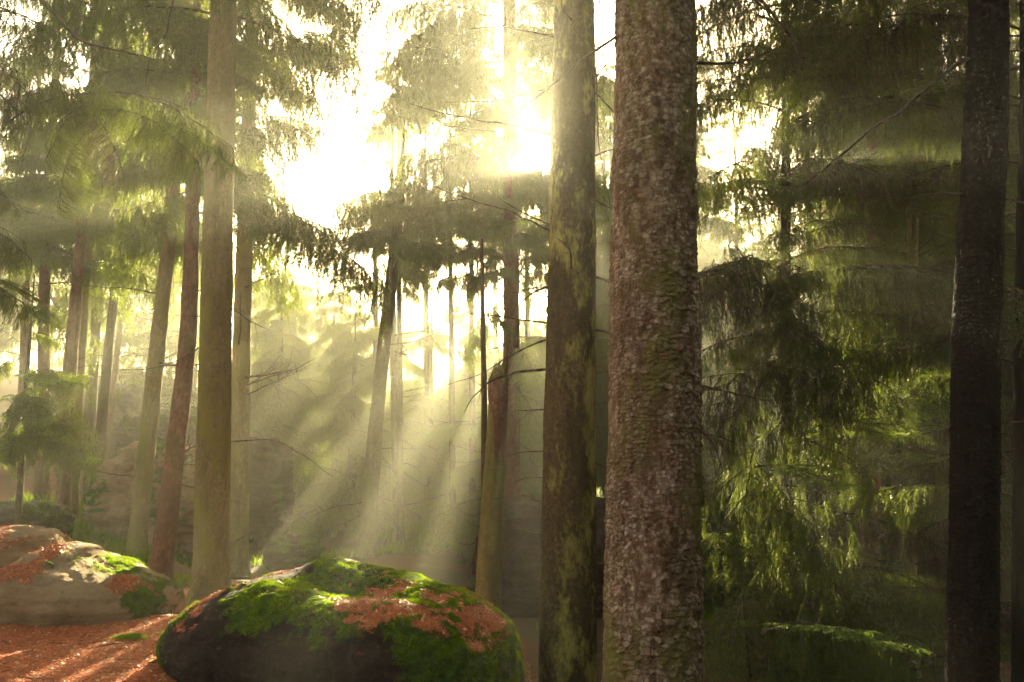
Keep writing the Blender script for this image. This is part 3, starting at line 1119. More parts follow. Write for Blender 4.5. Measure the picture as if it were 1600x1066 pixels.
# fallen sticks on the near ground and the slope
for k, (lab, a, b, r) in enumerate([('small mossy stick lying on the needles in front of the big mossy boulder', (250, 1046, 6.0), (345, 1040, 5.9), .014), ('thin brown twig lying on the needles near the left bottom corner', (30, 1020, 6.1), (95, 1034, 6.0), .006),
                                    ('dead fallen branch on the brown slope behind the bare beige boulder', (20, 770, 14), (150, 750, 16), .03), ('fallen grey branch behind the gap between the two near boulders', (340, 880, 12.5), (470, 840, 14.5), .035),
                                    ('short pale twig lying on the needles between the two near boulders', (150, 990, 6.9), (215, 972, 7.1), .005)]):
    A_, B_ = W(*a), W(*b)
    A_[2], B_[2] = tz(A_[0], A_[1]) + r * .8, tz(B_[0], B_[1]) + r * .8
    Pm = (A_ + B_) / 2
    Pm[2] = tz(Pm[0], Pm[1]) + r * 1.4
    Ps, Rs, ts = resample(np.array([A_, Pm, B_]), np.array([r, r * .8, r * .35]), 24)
    Ps = Ps + r * .8 * np.stack([fbm(np.stack([ts * 6, ts * 0 + k, ts * 0 + c_], 1), 3, k + 3) for c_ in range(3)], 1)
    v_, q_, t_ = tube(Ps, Rs, 8)
    tag(put('fallen_stick', mk_mesh('fallen_stick', v_ - A_, q_, t_, [M_MOSSY if k == 0 else M_TWIG], attrs={'cell': np.full(len(v_), .5)}), None, A_), lab, 'stick')

for k, (lab, pp, rx, ry, rz_) in enumerate([('small green moss clump on the needles just in front of the bare beige boulder', (205, 972, 7.2), .12, .06, .03), ('flat dark green moss clump on the needles near the bottom of the ground', (285, 1045, 5.9), .16, .06, .04), ('tiny green moss tuft on the sunlit needle patch', (205, 1052, 5.8), .07, .05, .03)]):
    c_ = W(*pp)
    c_[2] = tz(c_[0], c_[1])
    n = 2600
    p = rng.normal(0, .5, (n, 2)) * np.array([rx, ry])
    hh = rz_ * np.exp(-((p[:, 0] / rx) ** 2 + (p[:, 1] / ry) ** 2)) * (1 + .4 * fbm(np.stack([p[:, 0] * 20, p[:, 1] * 20, 0 * p[:, 0]], 1), 3, k))
    b_ = np.stack([p[:, 0], p[:, 1], hh * .6], 1)
    dd = np.stack([p[:, 0] / rx * .5, p[:, 1] / ry * .5, np.ones(n)], 1) + rng.normal(0, .4, (n, 3))
    dd /= np.linalg.norm(dd, axis=1)[:, None]
    ss = np.cross(dd, rng.normal(size=(n, 3)))
    ss /= np.linalg.norm(ss, axis=1)[:, None]
    VV = np.stack([b_ - ss * .0025, b_ + ss * .0025, b_ + dd * rng.uniform(.01, .03, n)[:, None]], 1).reshape(-1, 3)
    tag(put('moss_clump', mk_mesh('moss_clump', VV, None, np.arange(n * 3).reshape(-1, 3), [M_MOSS], attrs={'tip': np.tile([.1, .1, .6], n)}, smooth=False), None, c_), lab, 'moss')

# ------------------------------------------------------------------ the large trunks
big, o_, P_, R_ = tree_px('thickest trunk, scaly grey pink and brown spruce bark, right of centre', [(1019, 1066, 147), (1021, 533, 136), (1024, 0, 131)], 4.9, M_BIG, 3, 17,
                          None, 400, 1450, .023, .0105, zfine=True, tall=1.05, lump=.035, knots=((1.5 * PI - .05, 3.45, .06, .03),))
rr = random.Random(5)
limb(big, o_, [(962, 58, 4.85), (905, 100, 4.7), (850, 140, 4.6), (812, 172, 4.5)], .011, .004, seed=1)
limb(big, o_, [(1088, 98, 4.9), (1160, 97, 4.9), (1200, 84, 4.9), (1260, 92, 4.9)], .010, .003, seed=2, twigs=3)
limb(big, o_, [(1085, 600, 4.9), (1140, 612, 5.0), (1200, 624, 5.1)], .008, .003, seed=3, twigs=2)
limb(big, o_, [(1085, 665, 4.9), (1110, 690, 4.9), (1128, 735, 4.9)], .009, .004, seed=4, twigs=2)
limb(big, o_, [(1085, 888, 4.9), (1105, 870, 4.95), (1125, 840, 5.0)], .006, .002, seed=5)
crown(big, o_, P_, 7.2, 16, 2.4, 71, 'hang1', .6, 4)

t2, o_, P_, R_ = tree_px('second thickest trunk, olive mottled bark, hiding the right side of the sun', [(886, 1066, 87), (891, 600, 78), (897, 0, 65)], 6.6, M_T2, 4, 17,
                         None, 200, 800, .024, .0045, zfine=True, lump=.04)
L2 = [([(866, 212, 6.6), (760, 190, 6.3), (690, 175, 6.2), (640, 163, 6.1)], .010), ([(866, 208, 6.6), (800, 207, 6.5), (730, 200, 6.4), (668, 192, 6.3)], .008),
      ([(868, 58, 6.6), (830, 52, 6.5), (790, 45, 6.4), (738, 46, 6.3)], .009), ([(866, 140, 6.6), (825, 145, 6.5), (760, 160, 6.4), (690, 160, 6.3)], .008),
      ([(862, 362, 6.6), (800, 335, 6.4), (740, 315, 6.2), (680, 290, 6.1)], .009), ([(862, 352, 6.6), (815, 330, 6.5), (770, 303, 6.4)], .008),
      ([(858, 505, 6.6), (800, 498, 6.4), (710, 487, 6.2)], .009), ([(858, 447, 6.6), (835, 458, 6.5), (800, 490, 6.4)], .010),
      ([(855, 530, 6.6), (820, 545, 6.5), (770, 575, 6.3), (700, 602, 6.2)], .009), ([(855, 577, 6.6), (810, 583, 6.4), (765, 598, 6.3), (742, 618, 6.2), (724, 645, 6.2)], .012),
      ([(852, 640, 6.6), (825, 640, 6.5), (800, 642, 6.4)], .008), ([(852, 705, 6.6), (815, 706, 6.5), (780, 712, 6.4)], .007),
      ([(850, 785, 6.6), (810, 775, 6.4), (770, 783, 6.3)], .006), ([(850, 838, 6.6), (825, 828, 6.4), (790, 815, 6.3)], .005),
      ([(850, 930, 6.6), (810, 935, 6.4), (780, 930, 6.3)], .005),
      ([(925, 130, 6.6), (945, 105, 6.5), (975, 85, 6.5)], .011), ([(925, 245, 6.6), (950, 235, 6.6), (970, 232, 6.6)], .009),
      ([(928, 142, 6.6), (950, 168, 6.5), (975, 195, 6.5)], .012), ([(927, 310, 6.6), (945, 322, 6.5), (975, 335, 6.5)], .009),
      ([(928, 432, 6.6), (950, 440, 6.5), (975, 455, 6.5)], .012), ([(926, 515, 6.6), (950, 520, 6.5), (980, 530, 6.5)], .013),
      ([(926, 722, 6.6), (945, 730, 6.5), (975, 745, 6.5)], .008), ([(925, 878, 6.6), (945, 882, 6.5), (975, 890, 6.5)], .007),
      ([(938, -40, 6.4), (934, 130, 6.4), (938, 230, 6.4), (952, 320, 6.4)], .008), ([(893, 30, 6.35), (880, 10, 6.2), (884, -40, 6.1)], .009),
      ([(893, 420, 6.35), (888, 385, 6.2), (870, 372, 6.15)], .008)]
for k, (pp, r) in enumerate(L2):
    limb(t2, o_, pp, r, r * .3, seed=10 + k, twigs=2 if len(pp) > 3 else 1)
crown(t2, o_, P_, 8.2, 16, 2.6, 72, 'hang1', .6, 4)

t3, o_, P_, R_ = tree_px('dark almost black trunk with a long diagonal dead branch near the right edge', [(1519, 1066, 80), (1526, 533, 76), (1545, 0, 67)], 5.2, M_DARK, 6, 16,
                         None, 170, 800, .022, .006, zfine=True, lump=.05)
limb(t3, o_, [(1512, 92, 5.2), (1440, 145, 4.9), (1350, 215, 4.7), (1262, 286, 4.5)], .0125, .004, seed=50)
limb(t3, o_, [(1505, 302, 5.2), (1460, 303, 5.0), (1415, 312, 4.9)], .009, .003, seed=51)
limb(t3, o_, [(1560, 308, 5.2), (1600, 316, 5.1), (1660, 322, 5.0)], .009, .004, seed=52)
limb(t3, o_, [(1553, 660, 5.2), (1600, 660, 5.1), (1670, 662, 5.0)], .006, .003, seed=53)
limb(t3, o_, [(1572, 80, 5.2), (1600, 78, 5.1), (1660, 70, 5.0)], .007, .003, seed=54)
crown(t3, o_, P_, 6.0, 15, 2.2, 73, 'hang1', .5, 4)

# ------------------------------------------------------------------ left group of trunks
GL = None
t, o_, P_, R_ = tree_px('tall straight yellowish trunk standing between the two foreground boulders', [(329, 920, 54), (338, 500, 50), (350, 0, 43)], 10, M_MOSSY, 7, 18, GL, 110, 600, .022, .004, zfine=True)
dead_branches(t, o_, P_, R_, 2.2, 5.5, 5, 1, (.4, .9))
for pp, r in (([(358, 480, 10), (380, 495, 9.8), (420, 515, 9.6)], .009), ([(316, 495, 10), (275, 492, 9.8)], .007), ([(318, 540, 10), (265, 568, 9.8), (170, 580, 9.6)], .008), ([(360, 690, 10), (430, 690, 9.8), (520, 745, 9.5)], .010)):
    limb(t, o_, pp, r, r * .35, seed=int(pp[0][1]), twigs=2)
crown(t, o_, P_, 7.5, 16, 2.2, 74, 'hang1', .6, 4)
t, o_, P_, R_ = tree_px('slimmer straight trunk just right of the tall yellowish one', [(370, 890, 33), (380, 450, 27), (393, 60, 22)], 14, M_MOSSY, 8, 18, GL, 60, 300, .022, .004)
dead_branches(t, o_, P_, R_, 0, 5.5, 16, 2, (.6, 1.8))
crown(t, o_, P_, 5.4, 12, 2.3, 75, 'hang1', .45, 5, dens=.6)
t, o_, P_, R_ = tree_px('slender leaning trunk with yellow lichen patches beside the reddish trunk', [(213, 862, 27), (240, 600, 27), (268, 330, 22), (285, 60, 18)], 13, M_MOSSY, 9, 17, GL, 60, 300, .022, .004)
dead_branches(t, o_, P_, R_, 0, 5, 9, 3, (.5, 1.4))
crown(t, o_, P_, 6.2, 12, 1.9, 76, 'hang1', .5, 4, dens=.45)
t, o_, P_, R_ = tree_px('reddish trunk leaning right in front of the layered sandstone outcrop', [(250, 895, 34), (272, 720, 30), (292, 540, 27), (303, 200, 20)], 11.6, M_RED, 10, 17, GL, 60, 300, .024, .005)
dead_branches(t, o_, P_, R_, .5, 4.5, 6, 4, (.6, 1.4))
crown(t, o_, P_, 5.6, 12, 1.7, 77, 'hang1', .5, 4, dens=.4)
rows = [('left one of the close twin trunks above the bare beige boulder', [(98, 822, 22), (108, 600, 22), (124, 400, 18)], 15, M_RED, 5.2),
        ('mossy right one of the close twin trunks above the bare beige boulder', [(113, 822, 17), (124, 600, 16), (136, 400, 14)], 15.3, M_MOSSY, 5.4),
        ('thin trunk leaning right beside the large rounded grey rock', [(146, 800, 18), (168, 560, 15), (190, 350, 11)], 17, M_BROWN, 6.2),
        ('pale thin trunk in the haze behind the thin leaning trunk', [(136, 795, 15), (147, 560, 17), (158, 380, 15)], 18.5, M_BROWN, 6.5),
        ('short reddish trunk behind the green bough at the left slope', [(66, 792, 22), (68, 600, 20), (70, 430, 18)], 16, M_RED, 4.6),
        ('farthest left trunk standing up the brown slope', [(29, 732, 15), (36, 600, 15), (42, 430, 12)], 20, M_RED, 5.2),
        ('very thin hazy trunk leaning right, crossing behind the slender leaning trunk', [(160, 770, 9), (182, 560, 9), (203, 360, 8)], 22, M_RED, 7.5)]
for k, (lab, pp, d, mt, cb) in enumerate(rows):
    t, o_, P_, R_ = tree_px(lab, pp, d, mt, 100 + k, 17, GL, 40, 200, .026, .004)
    dead_branches(t, o_, P_, R_, o_[2] + .8, cb, 7, 110 + k, (.4, 1.3))
    crown(t, o_, P_, cb, 13, 2.0, 120 + k, 'hang1', .5, 4, dens=.42)

# ------------------------------------------------------------------ centre
t, o_, P_, R_ = tree_px('hazy leaning trunk in the middle of the sunbeams', [(572, 870, 25), (590, 640, 22), (610, 450, 19), (626, 300, 14)], 16, M_BROWN, 130, 8.6, None, 50, 260, .026, .004)
dead_branches(t, o_, P_, R_, 0, 5.0, 12, 131, (.5, 1.6))
crown(t, o_, P_, 5.6, 8.6, 1.5, 132, 'hang1', .34, 5)
t, o_, P_, R_ = tree_px('faint thin trunk behind the leaning trunk in the sunbeams', [(622, 850, 13), (616, 600, 12), (612, 330, 8)], 20, M_BROWN, 133, 11, None, 36, 200, .026, .004)
dead_branches(t, o_, P_, R_, 0, 5.0, 10, 134, (.5, 1.6))
crown(t, o_, P_, 2.5, 9, 1.3, 135, 'hang1', .7, 4)

# dead snag: bare mossy wood below, loose bark above, broken top
pts = [(763, 932, 38), (772, 740, 32), (781, 553, 24)]
snag, o_, P_, R_ = tree_px('broken dead trunk with peeled green wood below and red brown bark on top', pts, 9.3, M_SNAGWOOD, 140, 0, None, 70, 300, .06, .0025, name='dead_snag', ext=False, cat='dead tree')
sm = snag.children[0].data
sv = np.empty(len(sm.vertices) * 3, np.float32)
sm.vertices.foreach_get('co', sv)
sv = sv.reshape(-1, 3)
zt_ = P_[-1][2] - o_[2]
aa = np.arctan2(sv[:, 1] - (P_[-1][1] - o_[1]), sv[:, 0] - (P_[-1][0] - o_[0]))
jag = .5 + .5 * fbm(np.stack([np.cos(aa) * 2.2, np.sin(aa) * 2.2, 0 * aa], 1), 4, 4, .7)
tp = np.clip((sv[:, 2] - (zt_ - .4)) / .4, 0, 1)
sv[:, 2] -= tp ** 2 * .36 * np.clip(jag, 0, 1)
sv[-1, 2] -= .30
sm.vertices.foreach_set('co', sv.ravel())
zs = np.linspace(P_[-1][2] - 1.45, P_[-1][2] + .02, 160)
bk = np.stack([at_height(P_, min(z, P_[-1][2])) for z in zs])
bk[:, 2] = zs
rk = np.interp(zs, P_[:, 2], R_) + .014
v, q, tr, cell = trunk_mesh(bk, rk, 120, 240, M_RED, 141, .028, .006)
# ragged lower edge of the bark
ctr = np.stack([np.interp(v[:, 2], bk[:, 2], bk[:, i]) for i in range(2)], 1)
ang = np.arctan2(v[:, 1] - ctr[:, 1], v[:, 0] - ctr[:, 0])
cut = zs[0] + .55 + .45 * np.cos(ang - 2.9) + .22 * fbm(np.stack([np.cos(ang) * 2, np.sin(ang) * 2, v[:, 2] * 1.5], 1), 3, 9)
topc = zs[-1] - .12 - .34 * np.clip(.5 + .5 * fbm(np.stack([np.cos(ang) * 2.2, np.sin(ang) * 2.2, 0 * ang], 1), 4, 4, .7), 0, 1)
keep = lambda f: (v[f, 2] > cut[f]).all(1) & (v[f, 2] < topc[f] + .05).all(1)
q = q[keep(q)]
put('bark', mk_mesh('bark', v - o_, q, None, [M_RED], attrs={'cell': cell}), snag)
for pp, r in (([(755, 800, 9.3), (735, 806, 9.2), (715, 796, 9.1)], .005), ([(756, 823, 9.3), (740, 822, 9.2), (727, 812, 9.1)], .005), ([(752, 846, 9.3), (730, 850, 9.2), (710, 844, 9.1)], .005),
              ([(790, 765, 9.3), (810, 750, 9.2), (850, 745, 9.0)], .008), ([(792, 785, 9.3), (815, 782, 9.2), (845, 784, 9.1)], .006), ([(755, 716, 9.3), (735, 722, 9.2), (700, 718, 9.1)], .004)):
    limb(snag, o_, pp, r, r * .4, seed=int(pp[0][1]))
pole, o_, P_, R_ = tree_px('thin bare pole standing just left of the broken dead trunk', [(757, 905, 10), (756, 600, 9), (752, 370, 5)], 11, M_BROWN, 145, 0, None, 16, 160, .02, .001, name='bare_sapling', ext=False, cat='sapling')
dead_branches(pole, o_, P_, R_, .5, 4, 5, 146, (.3, .8))

# spruce hanging beside the sun
t, o_, P_, R_ = tree_px('spruce with hanging curtains of twigs just left of the sun', [(800, 900, 26), (799, 500, 25), (796, 0, 20)], 15.5, M_RED, 150, 17, None, 50, 260, .026, .004)
dead_branches(t, o_, P_, R_, 1, 5, 8, 151, (.6, 1.6))
crown(t, o_, P_, 6.4, 12, 2.7, 152, ['hang', 'hang1'], .36, 5, az_ok=lambda a: not (20 < a < 160), maxn=98)
crown(t, o_, P_, 3.9, 6.5, 1.25, 154, ['hang', 'hang1'], .42, 4, taper=False, maxn=30)
rb = random.Random(153)
for a, b in (((797, 330, 15.5), (700, 300, 14.6)), ((797, 250, 15.5), (600, 270, 14.8)), ((797, 130, 15.5), (590, 170, 15)), ((797, 60, 15.5), (640, 60, 14.5)), ((797, 10, 15.5), (610, 20, 15.4)), ((797, 300, 15.5), (850, 330, 14.5)),
             ((797, 180, 15.5), (690, 220, 14)), ((797, 420, 15.5), (730, 460, 15)), ((797, 470, 15.5), (720, 560, 14.6)), ((797, 540, 15.5), (840, 600, 14.6)), ((797, 600, 15.5), (850, 690, 14.6)), ((797, 350, 16), (845, 420, 16.4))):
    bough_px(t, o_, 'hang1', a, b, rb)

for lab, px, d, cb, z1_, ln, sd in (  # the hidden ones are added to keep sun off the air at the right
        ('tall spruce with hanging twigs behind the one left of the sun', 735, 20, 2.2, 12.5, 1.9, 250), ('spruce mostly hidden behind the second thickest trunk', 893, 19, 2.0, 12.5, 1.8, 260),
        ('spruce with high hanging twigs in the bright gap left of centre', 664, 24, 2.0, 14, 1.8, 270), ('lower spruce under the bright gap, left of the thin faint trunk', 585, 22, 1.2, 6.2, 1.5, 280),
        ('spruce whose top stands just below the sun behind the dead branches', 822, 23, 2.0, 14, 1.9, 290), ('hidden spruce showing between the two thickest trunks', 945, 22, 1.0, 13, 1.9, 310),
        ('hidden spruce peeking out right of the thickest trunk', 1085, 22, 1.0, 13, 1.9, 320), ('spruce behind the thickest trunk with its edge showing on the right', 1150, 25, 1.0, 14, 2.0, 340), ('spruce standing hidden between the two thickest trunks, farther back', 1000, 25, 1.0, 14, 2.0, 350),
        ('spruce with a bushy top high in the glow left of the leaning trunk top', 622, 19, 7.4, 11.6, 1.5, 360), ('spruce with a dense bushy top between the leaning trunk and the sun', 703, 21, 5.0, 11.4, 1.6, 370),
        ('thin spruce with a dense top hanging right beside the sun', 792, 18.5, 6.8, 10.8, 1.2, 380), ('dense spruce hidden behind the two thickest trunks, below the sun height', 905, 24, .8, 6.5, 1.9, 390),
        ('dense spruce hidden behind the two thickest trunks, reaching above the sun', 960, 26, 6, 14, 2.2, 410), ('dense lower spruce hidden behind the thickest trunk', 1035, 21, .8, 7, 1.9, 420), ('dense tall spruce hidden behind the thickest trunk', 1050, 29, 5, 14, 2.2, 430),
        ('near hidden spruce filling the gap behind the thickest trunk at mid height', 1010, 15, 2.5, 8.5, 1.5, 440), ('near hidden spruce with a low crown behind the thickest trunk', 1045, 17.5, 1.0, 7.5, 1.7, 450),
        ('near hidden spruce showing as a strip between the two thickest trunks', 955, 16.5, 2.5, 9.5, 1.4, 460), ('tall hidden spruce right behind the thickest trunk, above mid height', 1035, 18.5, 6.5, 12, 1.7, 470),
        ('thin spruce behind the broken dead trunk', 772, 27, 1.5, 16, 1.8, 330)):
    t, o_, P_, R_ = tree_px(lab, [(px + 4, 860, 10), (px + 2, 500, 8), (px, 300, 6)], d, M_BROWN, sd, z1_ + .3, None, 36, 200, .026, .004)
    crown(t, o_, P_, cb, z1_, ln, sd + 1, 'hang1', (z1_ - cb) * 4.0 / (94 if cb < 5 else 76), 4, maxn=94 if cb < 5 else 76)
    if cb > 5:
        crown(t, o_, P_, cb - 3.6, cb, 1.05, sd + 5, 'hang1', .42, 4, tilt=(-.7, .1), taper=False, maxn=24, dens=.62)
    dead_branches(t, o_, P_, R_, 0, cb + 1, 8, sd + 2, (.5, 1.4))

# young spruces under the beams
for k, (lab, px, base_y, d, h, ln, lo) in enumerate([
        ('hazy young spruce left of the leaning trunk in the beams', 515, 830, 25, 6.6, 1.7, .6), ('pale bushy spruce between the slim trunk and the leaning trunk', 455, 815, 28, 7.6, 1.9, 1.2),
        ('young spruce with drooping twigs right of the leaning trunk', 668, 830, 24, 6.6, 1.7, .5), ('young spruce in the haze behind the thin bare pole', 725, 820, 27, 7.4, 1.8, .5),
        ('drooping young spruce between the slim trunk and the dark upright boulder', 432, 815, 21, 6.2, 1.9, .8), ('soft hazy spruce at the left foot of the leaning trunk', 548, 835, 20.5, 5.2, 1.7, .4), ('low spruce nearly hidden behind the broken dead trunk', 800, 850, 17, 3.9, 1.5, .2), ('small hazy spruce beyond the dark upright boulder', 412, 800, 32, 8.4, 1.8, 1.2)]):
    t, o_, P_, R_ = tree_px(lab, [(px, base_y, 14), (px + 3, base_y - 150, 12)], d, M_BROWN, 160 + k, h, None, 24, 120, .03, .003)
    crown(t, o_, P_, o_[2] + lo, h, ln * 1.2, 170 + k, 'hang1', (h - o_[2] - lo) * 5 / 98, 5, tilt=(-.5, .2))
    dead_branches(t, o_, P_, R_, o_[2], o_[2] + 2, 6, 180 + k, (.5, 1.3))

# ------------------------------------------------------------------ near spruce reaching in from the left
t, o_, P_, R_ = tree_px('spruce outside the left edge with dark green boughs hanging into the picture', [(-190, 1000, 60), (-180, 500, 55), (-175, 0, 50)], 6.3, M_BROWN, 190, 15, None, 60, 300, .024, .004)
rb = random.Random(191)
for kd, a, b in (('hang', (10, 195, 6.2), (200, 150, 5.9)), ('hang', (120, 150, 6.0), (350, 225, 5.7)), ('hang', (150, 175, 6.1), (300, 255, 5.6)), ('hang', (170, 150, 6.2), (70, 250, 5.8)),
                 ('hang', (150, 200, 6.2), (90, 330, 6.0)), ('flat', (250, 190, 5.9), (360, 260, 5.6)), ('hang', (-120, 20, 6.3), (100, 60, 6.0)),
                 ('hang', (-150, 100, 6.3), (40, 190, 6.0)), ('dead', (-120, 60, 6.2), (50, 160, 6.0)), ('hang', (-150, 330, 6.3), (40, 400, 6.1)), ('hang', (-150, 420, 6.4), (50, 480, 6.6)),
                 ('flat', (-120, 400, 6.3), (60, 470, 6.2)), ('hang', (-60, -60, 6.3), (130, 20, 6.6)), ('hang', (60, -60, 6.6), (200, 40, 7.0)), ('hang', (-100, 240, 6.4), (30, 330, 6.8)), ('dead', (90, 140, 6.1), (190, 260, 6.0))):
    bough_px(t, o_, kd, a, b, rb)
limb(t, o_, [(30, -40, 6.0), (80, 20, 6.0), (140, 70, 5.9), (200, 80, 5.9), (240, 95, 5.8)], .013, .003, seed=7, twigs=3)
limb(t, o_, [(-60, 10, 6.1), (30, 25, 6.0), (75, 32, 6.0)], .008, .002, seed=8, twigs=2)
limb(t, o_, [(-40, 280, 6.0), (10, 310, 6.0), (45, 335, 5.9)], .007, .002, seed=9, twigs=2)
limb(t, o_, [(275, -30, 6.4), (255, 60, 6.4), (235, 95, 6.3), (226, 135, 6.3)], .007, .003, seed=19, twigs=2)
# small green spruce at the left slope
t, o_, P_, R_ = tree_px('small green spruce in front of the short reddish trunk on the left slope', [(30, 790, 12), (38, 650, 9)], 12.5, M_BROWN, 193, 4.4, None, 20, 90, .03, .002)
rb = random.Random(194)
for a, b in (((38, 590, 12.5), (115, 600, 11.8)), ((38, 640, 12.5), (105, 690, 11.6)), ((36, 560, 12.5), (-30, 600, 12)), ((38, 690, 12.5), (140, 720, 12)), ((36, 660, 12.5), (10, 720, 11.6)), ((38, 520, 12.5), (90, 540, 13)), ((40, 480, 12.5), (80, 500, 12)), ((38, 610, 12.5), (60, 660, 11.4))):
    bough_px(t, o_, 'hang1', a, b, rb)
    bough_px(t, o_, 'flat1', a, b, rb)

# ------------------------------------------------------------------ right side: dense dark spruces
def right_tree(lab, pp, d, mt, seed, h, z0, z1, ln, kinds, step, per, az_ok=None, dead=8, sides=40, dens=1.0):
    t, o_, P_, R_ = tree_px(lab, pp, d, mt, seed, h, None, sides, 220, .026, .004)
    crown(t, o_, P_, z0, z1, ln, seed + 1, kinds, step, per, az_ok, taper=False, dens=dens)
    dead_branches(t, o_, P_, R_, 0, 5, dead, seed + 2, (.5, 1.3))
    return t, o_, P_, R_


K = ['hang', 'hang', 'hang', 'dead']
tA, oA, PA, RA = right_tree('dark drooping spruce immediately right of the thickest trunk', [(1228, 1000, 18), (1228, 500, 15), (1226, 0, 12)], 8.6, M_BROWN, 200, 15, 3.2, 9, 2.0, K, .36, 5, dens=.75)
crown(tA, oA, PA, .2, 8.4, 1.6, 207, ['hang', 'hang', 'hang', 'dead', 'flat'], .32, 4, lambda a: 190 < a < 350, taper=False, maxn=34)
tB, oB, PB, RB = right_tree('slim mossy trunk lit softly among the dark boughs on the right', [(1421, 950, 20), (1422, 700, 19), (1425, 470, 17), (1428, 0, 14)], 10, M_MOSSY, 210, 15, 3.6, 9.5, 1.9, ['hang', 'hang', 'flat'], .42, 5, dens=.6)
tC, oC, PC, RC = right_tree('reddish trunk in deep shade left of the slim mossy trunk', [(1358, 920, 31), (1364, 640, 29), (1368, 300, 25)], 13, M_RED, 220, 16, 2.4, 10.5, 2.3, ['hang1', 'hang1', 'hang1', 'dead'], .42, 5, dens=.6)
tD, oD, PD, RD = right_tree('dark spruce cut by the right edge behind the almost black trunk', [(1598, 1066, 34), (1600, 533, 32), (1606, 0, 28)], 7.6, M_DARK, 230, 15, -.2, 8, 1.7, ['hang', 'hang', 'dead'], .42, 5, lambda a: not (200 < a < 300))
rb = random.Random(240)
for kd, a, b in (('hang', (1180, 480, 8.6), (1300, 560, 7.2)), ('hang', (1180, 440, 8.6), (1090, 520, 7.6)), ('hang', (1180, 560, 8.6), (1240, 680, 7.0)), ('hang', (1180, 640, 8.6), (1120, 700, 7.4)),
                 ('dead', (1180, 420, 8.6), (1280, 440, 7.6)), ('dead', (1180, 600, 8.6), (1110, 640, 7.2)), ('hang', (1180, 700, 8.6), (1150, 860, 7.0)), ('hang', (1180, 760, 8.6), (1290, 880, 6.6)),
                 ('flat', (1180, 730, 7.6), (1310, 760, 6.4)), ('hang', (1180, 850, 8.6), (1270, 960, 6.6)), ('hang', (1180, 930, 8.6), (1350, 1000, 6.8)), ('flat', (1190, 985, 7.0), (1400, 1010, 5.8)),
                 ('hang', (1190, 990, 7.0), (1400, 1020, 6.0)), ('hang', (1180, 960, 8.6), (1120, 1010, 7.0)), ('hang', (1180, 540, 8.6), (1130, 600, 9.2))):
    bough_px(tA, oA, kd, a, b, rb)
for kd, a, b in (('flat', (1424, 560, 10), (1300, 700, 8.0)), ('flat', (1424, 520, 10), (1350, 560, 8.2)), ('flat', (1424, 600, 10), (1400, 680, 8.3)), ('flat', (1424, 660, 10), (1480, 700, 8.8)), ('flat', (1424, 700, 10), (1320, 760, 8.6)),
                 ('hang', (1424, 500, 10), (1330, 540, 8.4)), ('hang', (1424, 450, 10), (1290, 470, 9)), ('flat', (1424, 800, 10), (1390, 812, 8.6)), ('flat', (1424, 730, 10), (1470, 720, 8.6)), ('hang', (1424, 700, 10), (1500, 780, 8.6)),
                 ('flat', (1424, 920, 10), (1330, 930, 8)), ('flat', (1424, 940, 10), (1410, 1010, 8)), ('hang', (1424, 950, 10), (1350, 990, 8.4)), ('hang', (1424, 640, 10), (1340, 700, 9)), ('flat', (1424, 500, 10), (1465, 520, 8.2))):
    bough_px(tB, oB, kd, a, b, rb)
limb(tB, oB, [(1415, 885, 10), (1385, 890, 9.8), (1355, 920, 9.6)], .014, .006, seed=77)
limb(tA, oA, [(1160, -20, 6.5), (1215, 30, 6.4), (1245, 75, 6.4), (1252, 110, 6.4)], .016, .008, seed=78, twigs=1)

for k, (lab, px, d, h, ln) in enumerate([('knee high spruce sapling in the dark lower right beside the thickest trunk', 1150, 7.4, 1.3, .8), ('dark spruce sapling low at the bottom right of centre', 1290, 8.2, 1.5, .9), ('dark spruce sapling left of the almost black trunk base', 1430, 7.2, 1.2, .8),
                                          ('dark sapling spruce at the foot of the slim mossy trunk', 1385, 9.6, 1.8, 1.0), ('dim spruce sapling right of the almost black trunk', 1590, 8.6, 1.7, 1.0), ('broad dim spruce sapling behind the dark drooping spruce', 1225, 10.5, 2.2, 1.2)]):
    gx_, gy_ = (px - 800) / F * d, d
    g_ = tz(gx_, gy_)
    P_ = np.array([[gx_, gy_, g_ - .1], [gx_ + .02, gy_, g_ + h * .5], [gx_, gy_ + .02, g_ + h]])
    org = np.array([gx_, gy_, g_])
    t = thing('spruce_sapling', lab, 'sapling', org)
    v, q, tr, cell = trunk_mesh(P_, np.array([.02, .014, .004]), 12, 40, M_BROWN, 500 + k, .02, .001)
    put('trunk', mk_mesh('trunk', v - org, q, tr, [M_BROWN], attrs={'cell': cell}), t)
    crown(t, org, P_, g_ + .12, g_ + h * .95, ln, 510 + k, ['flat', 'flat', 'hang'], .13, 4, tilt=(.05, .35), maxn=60)

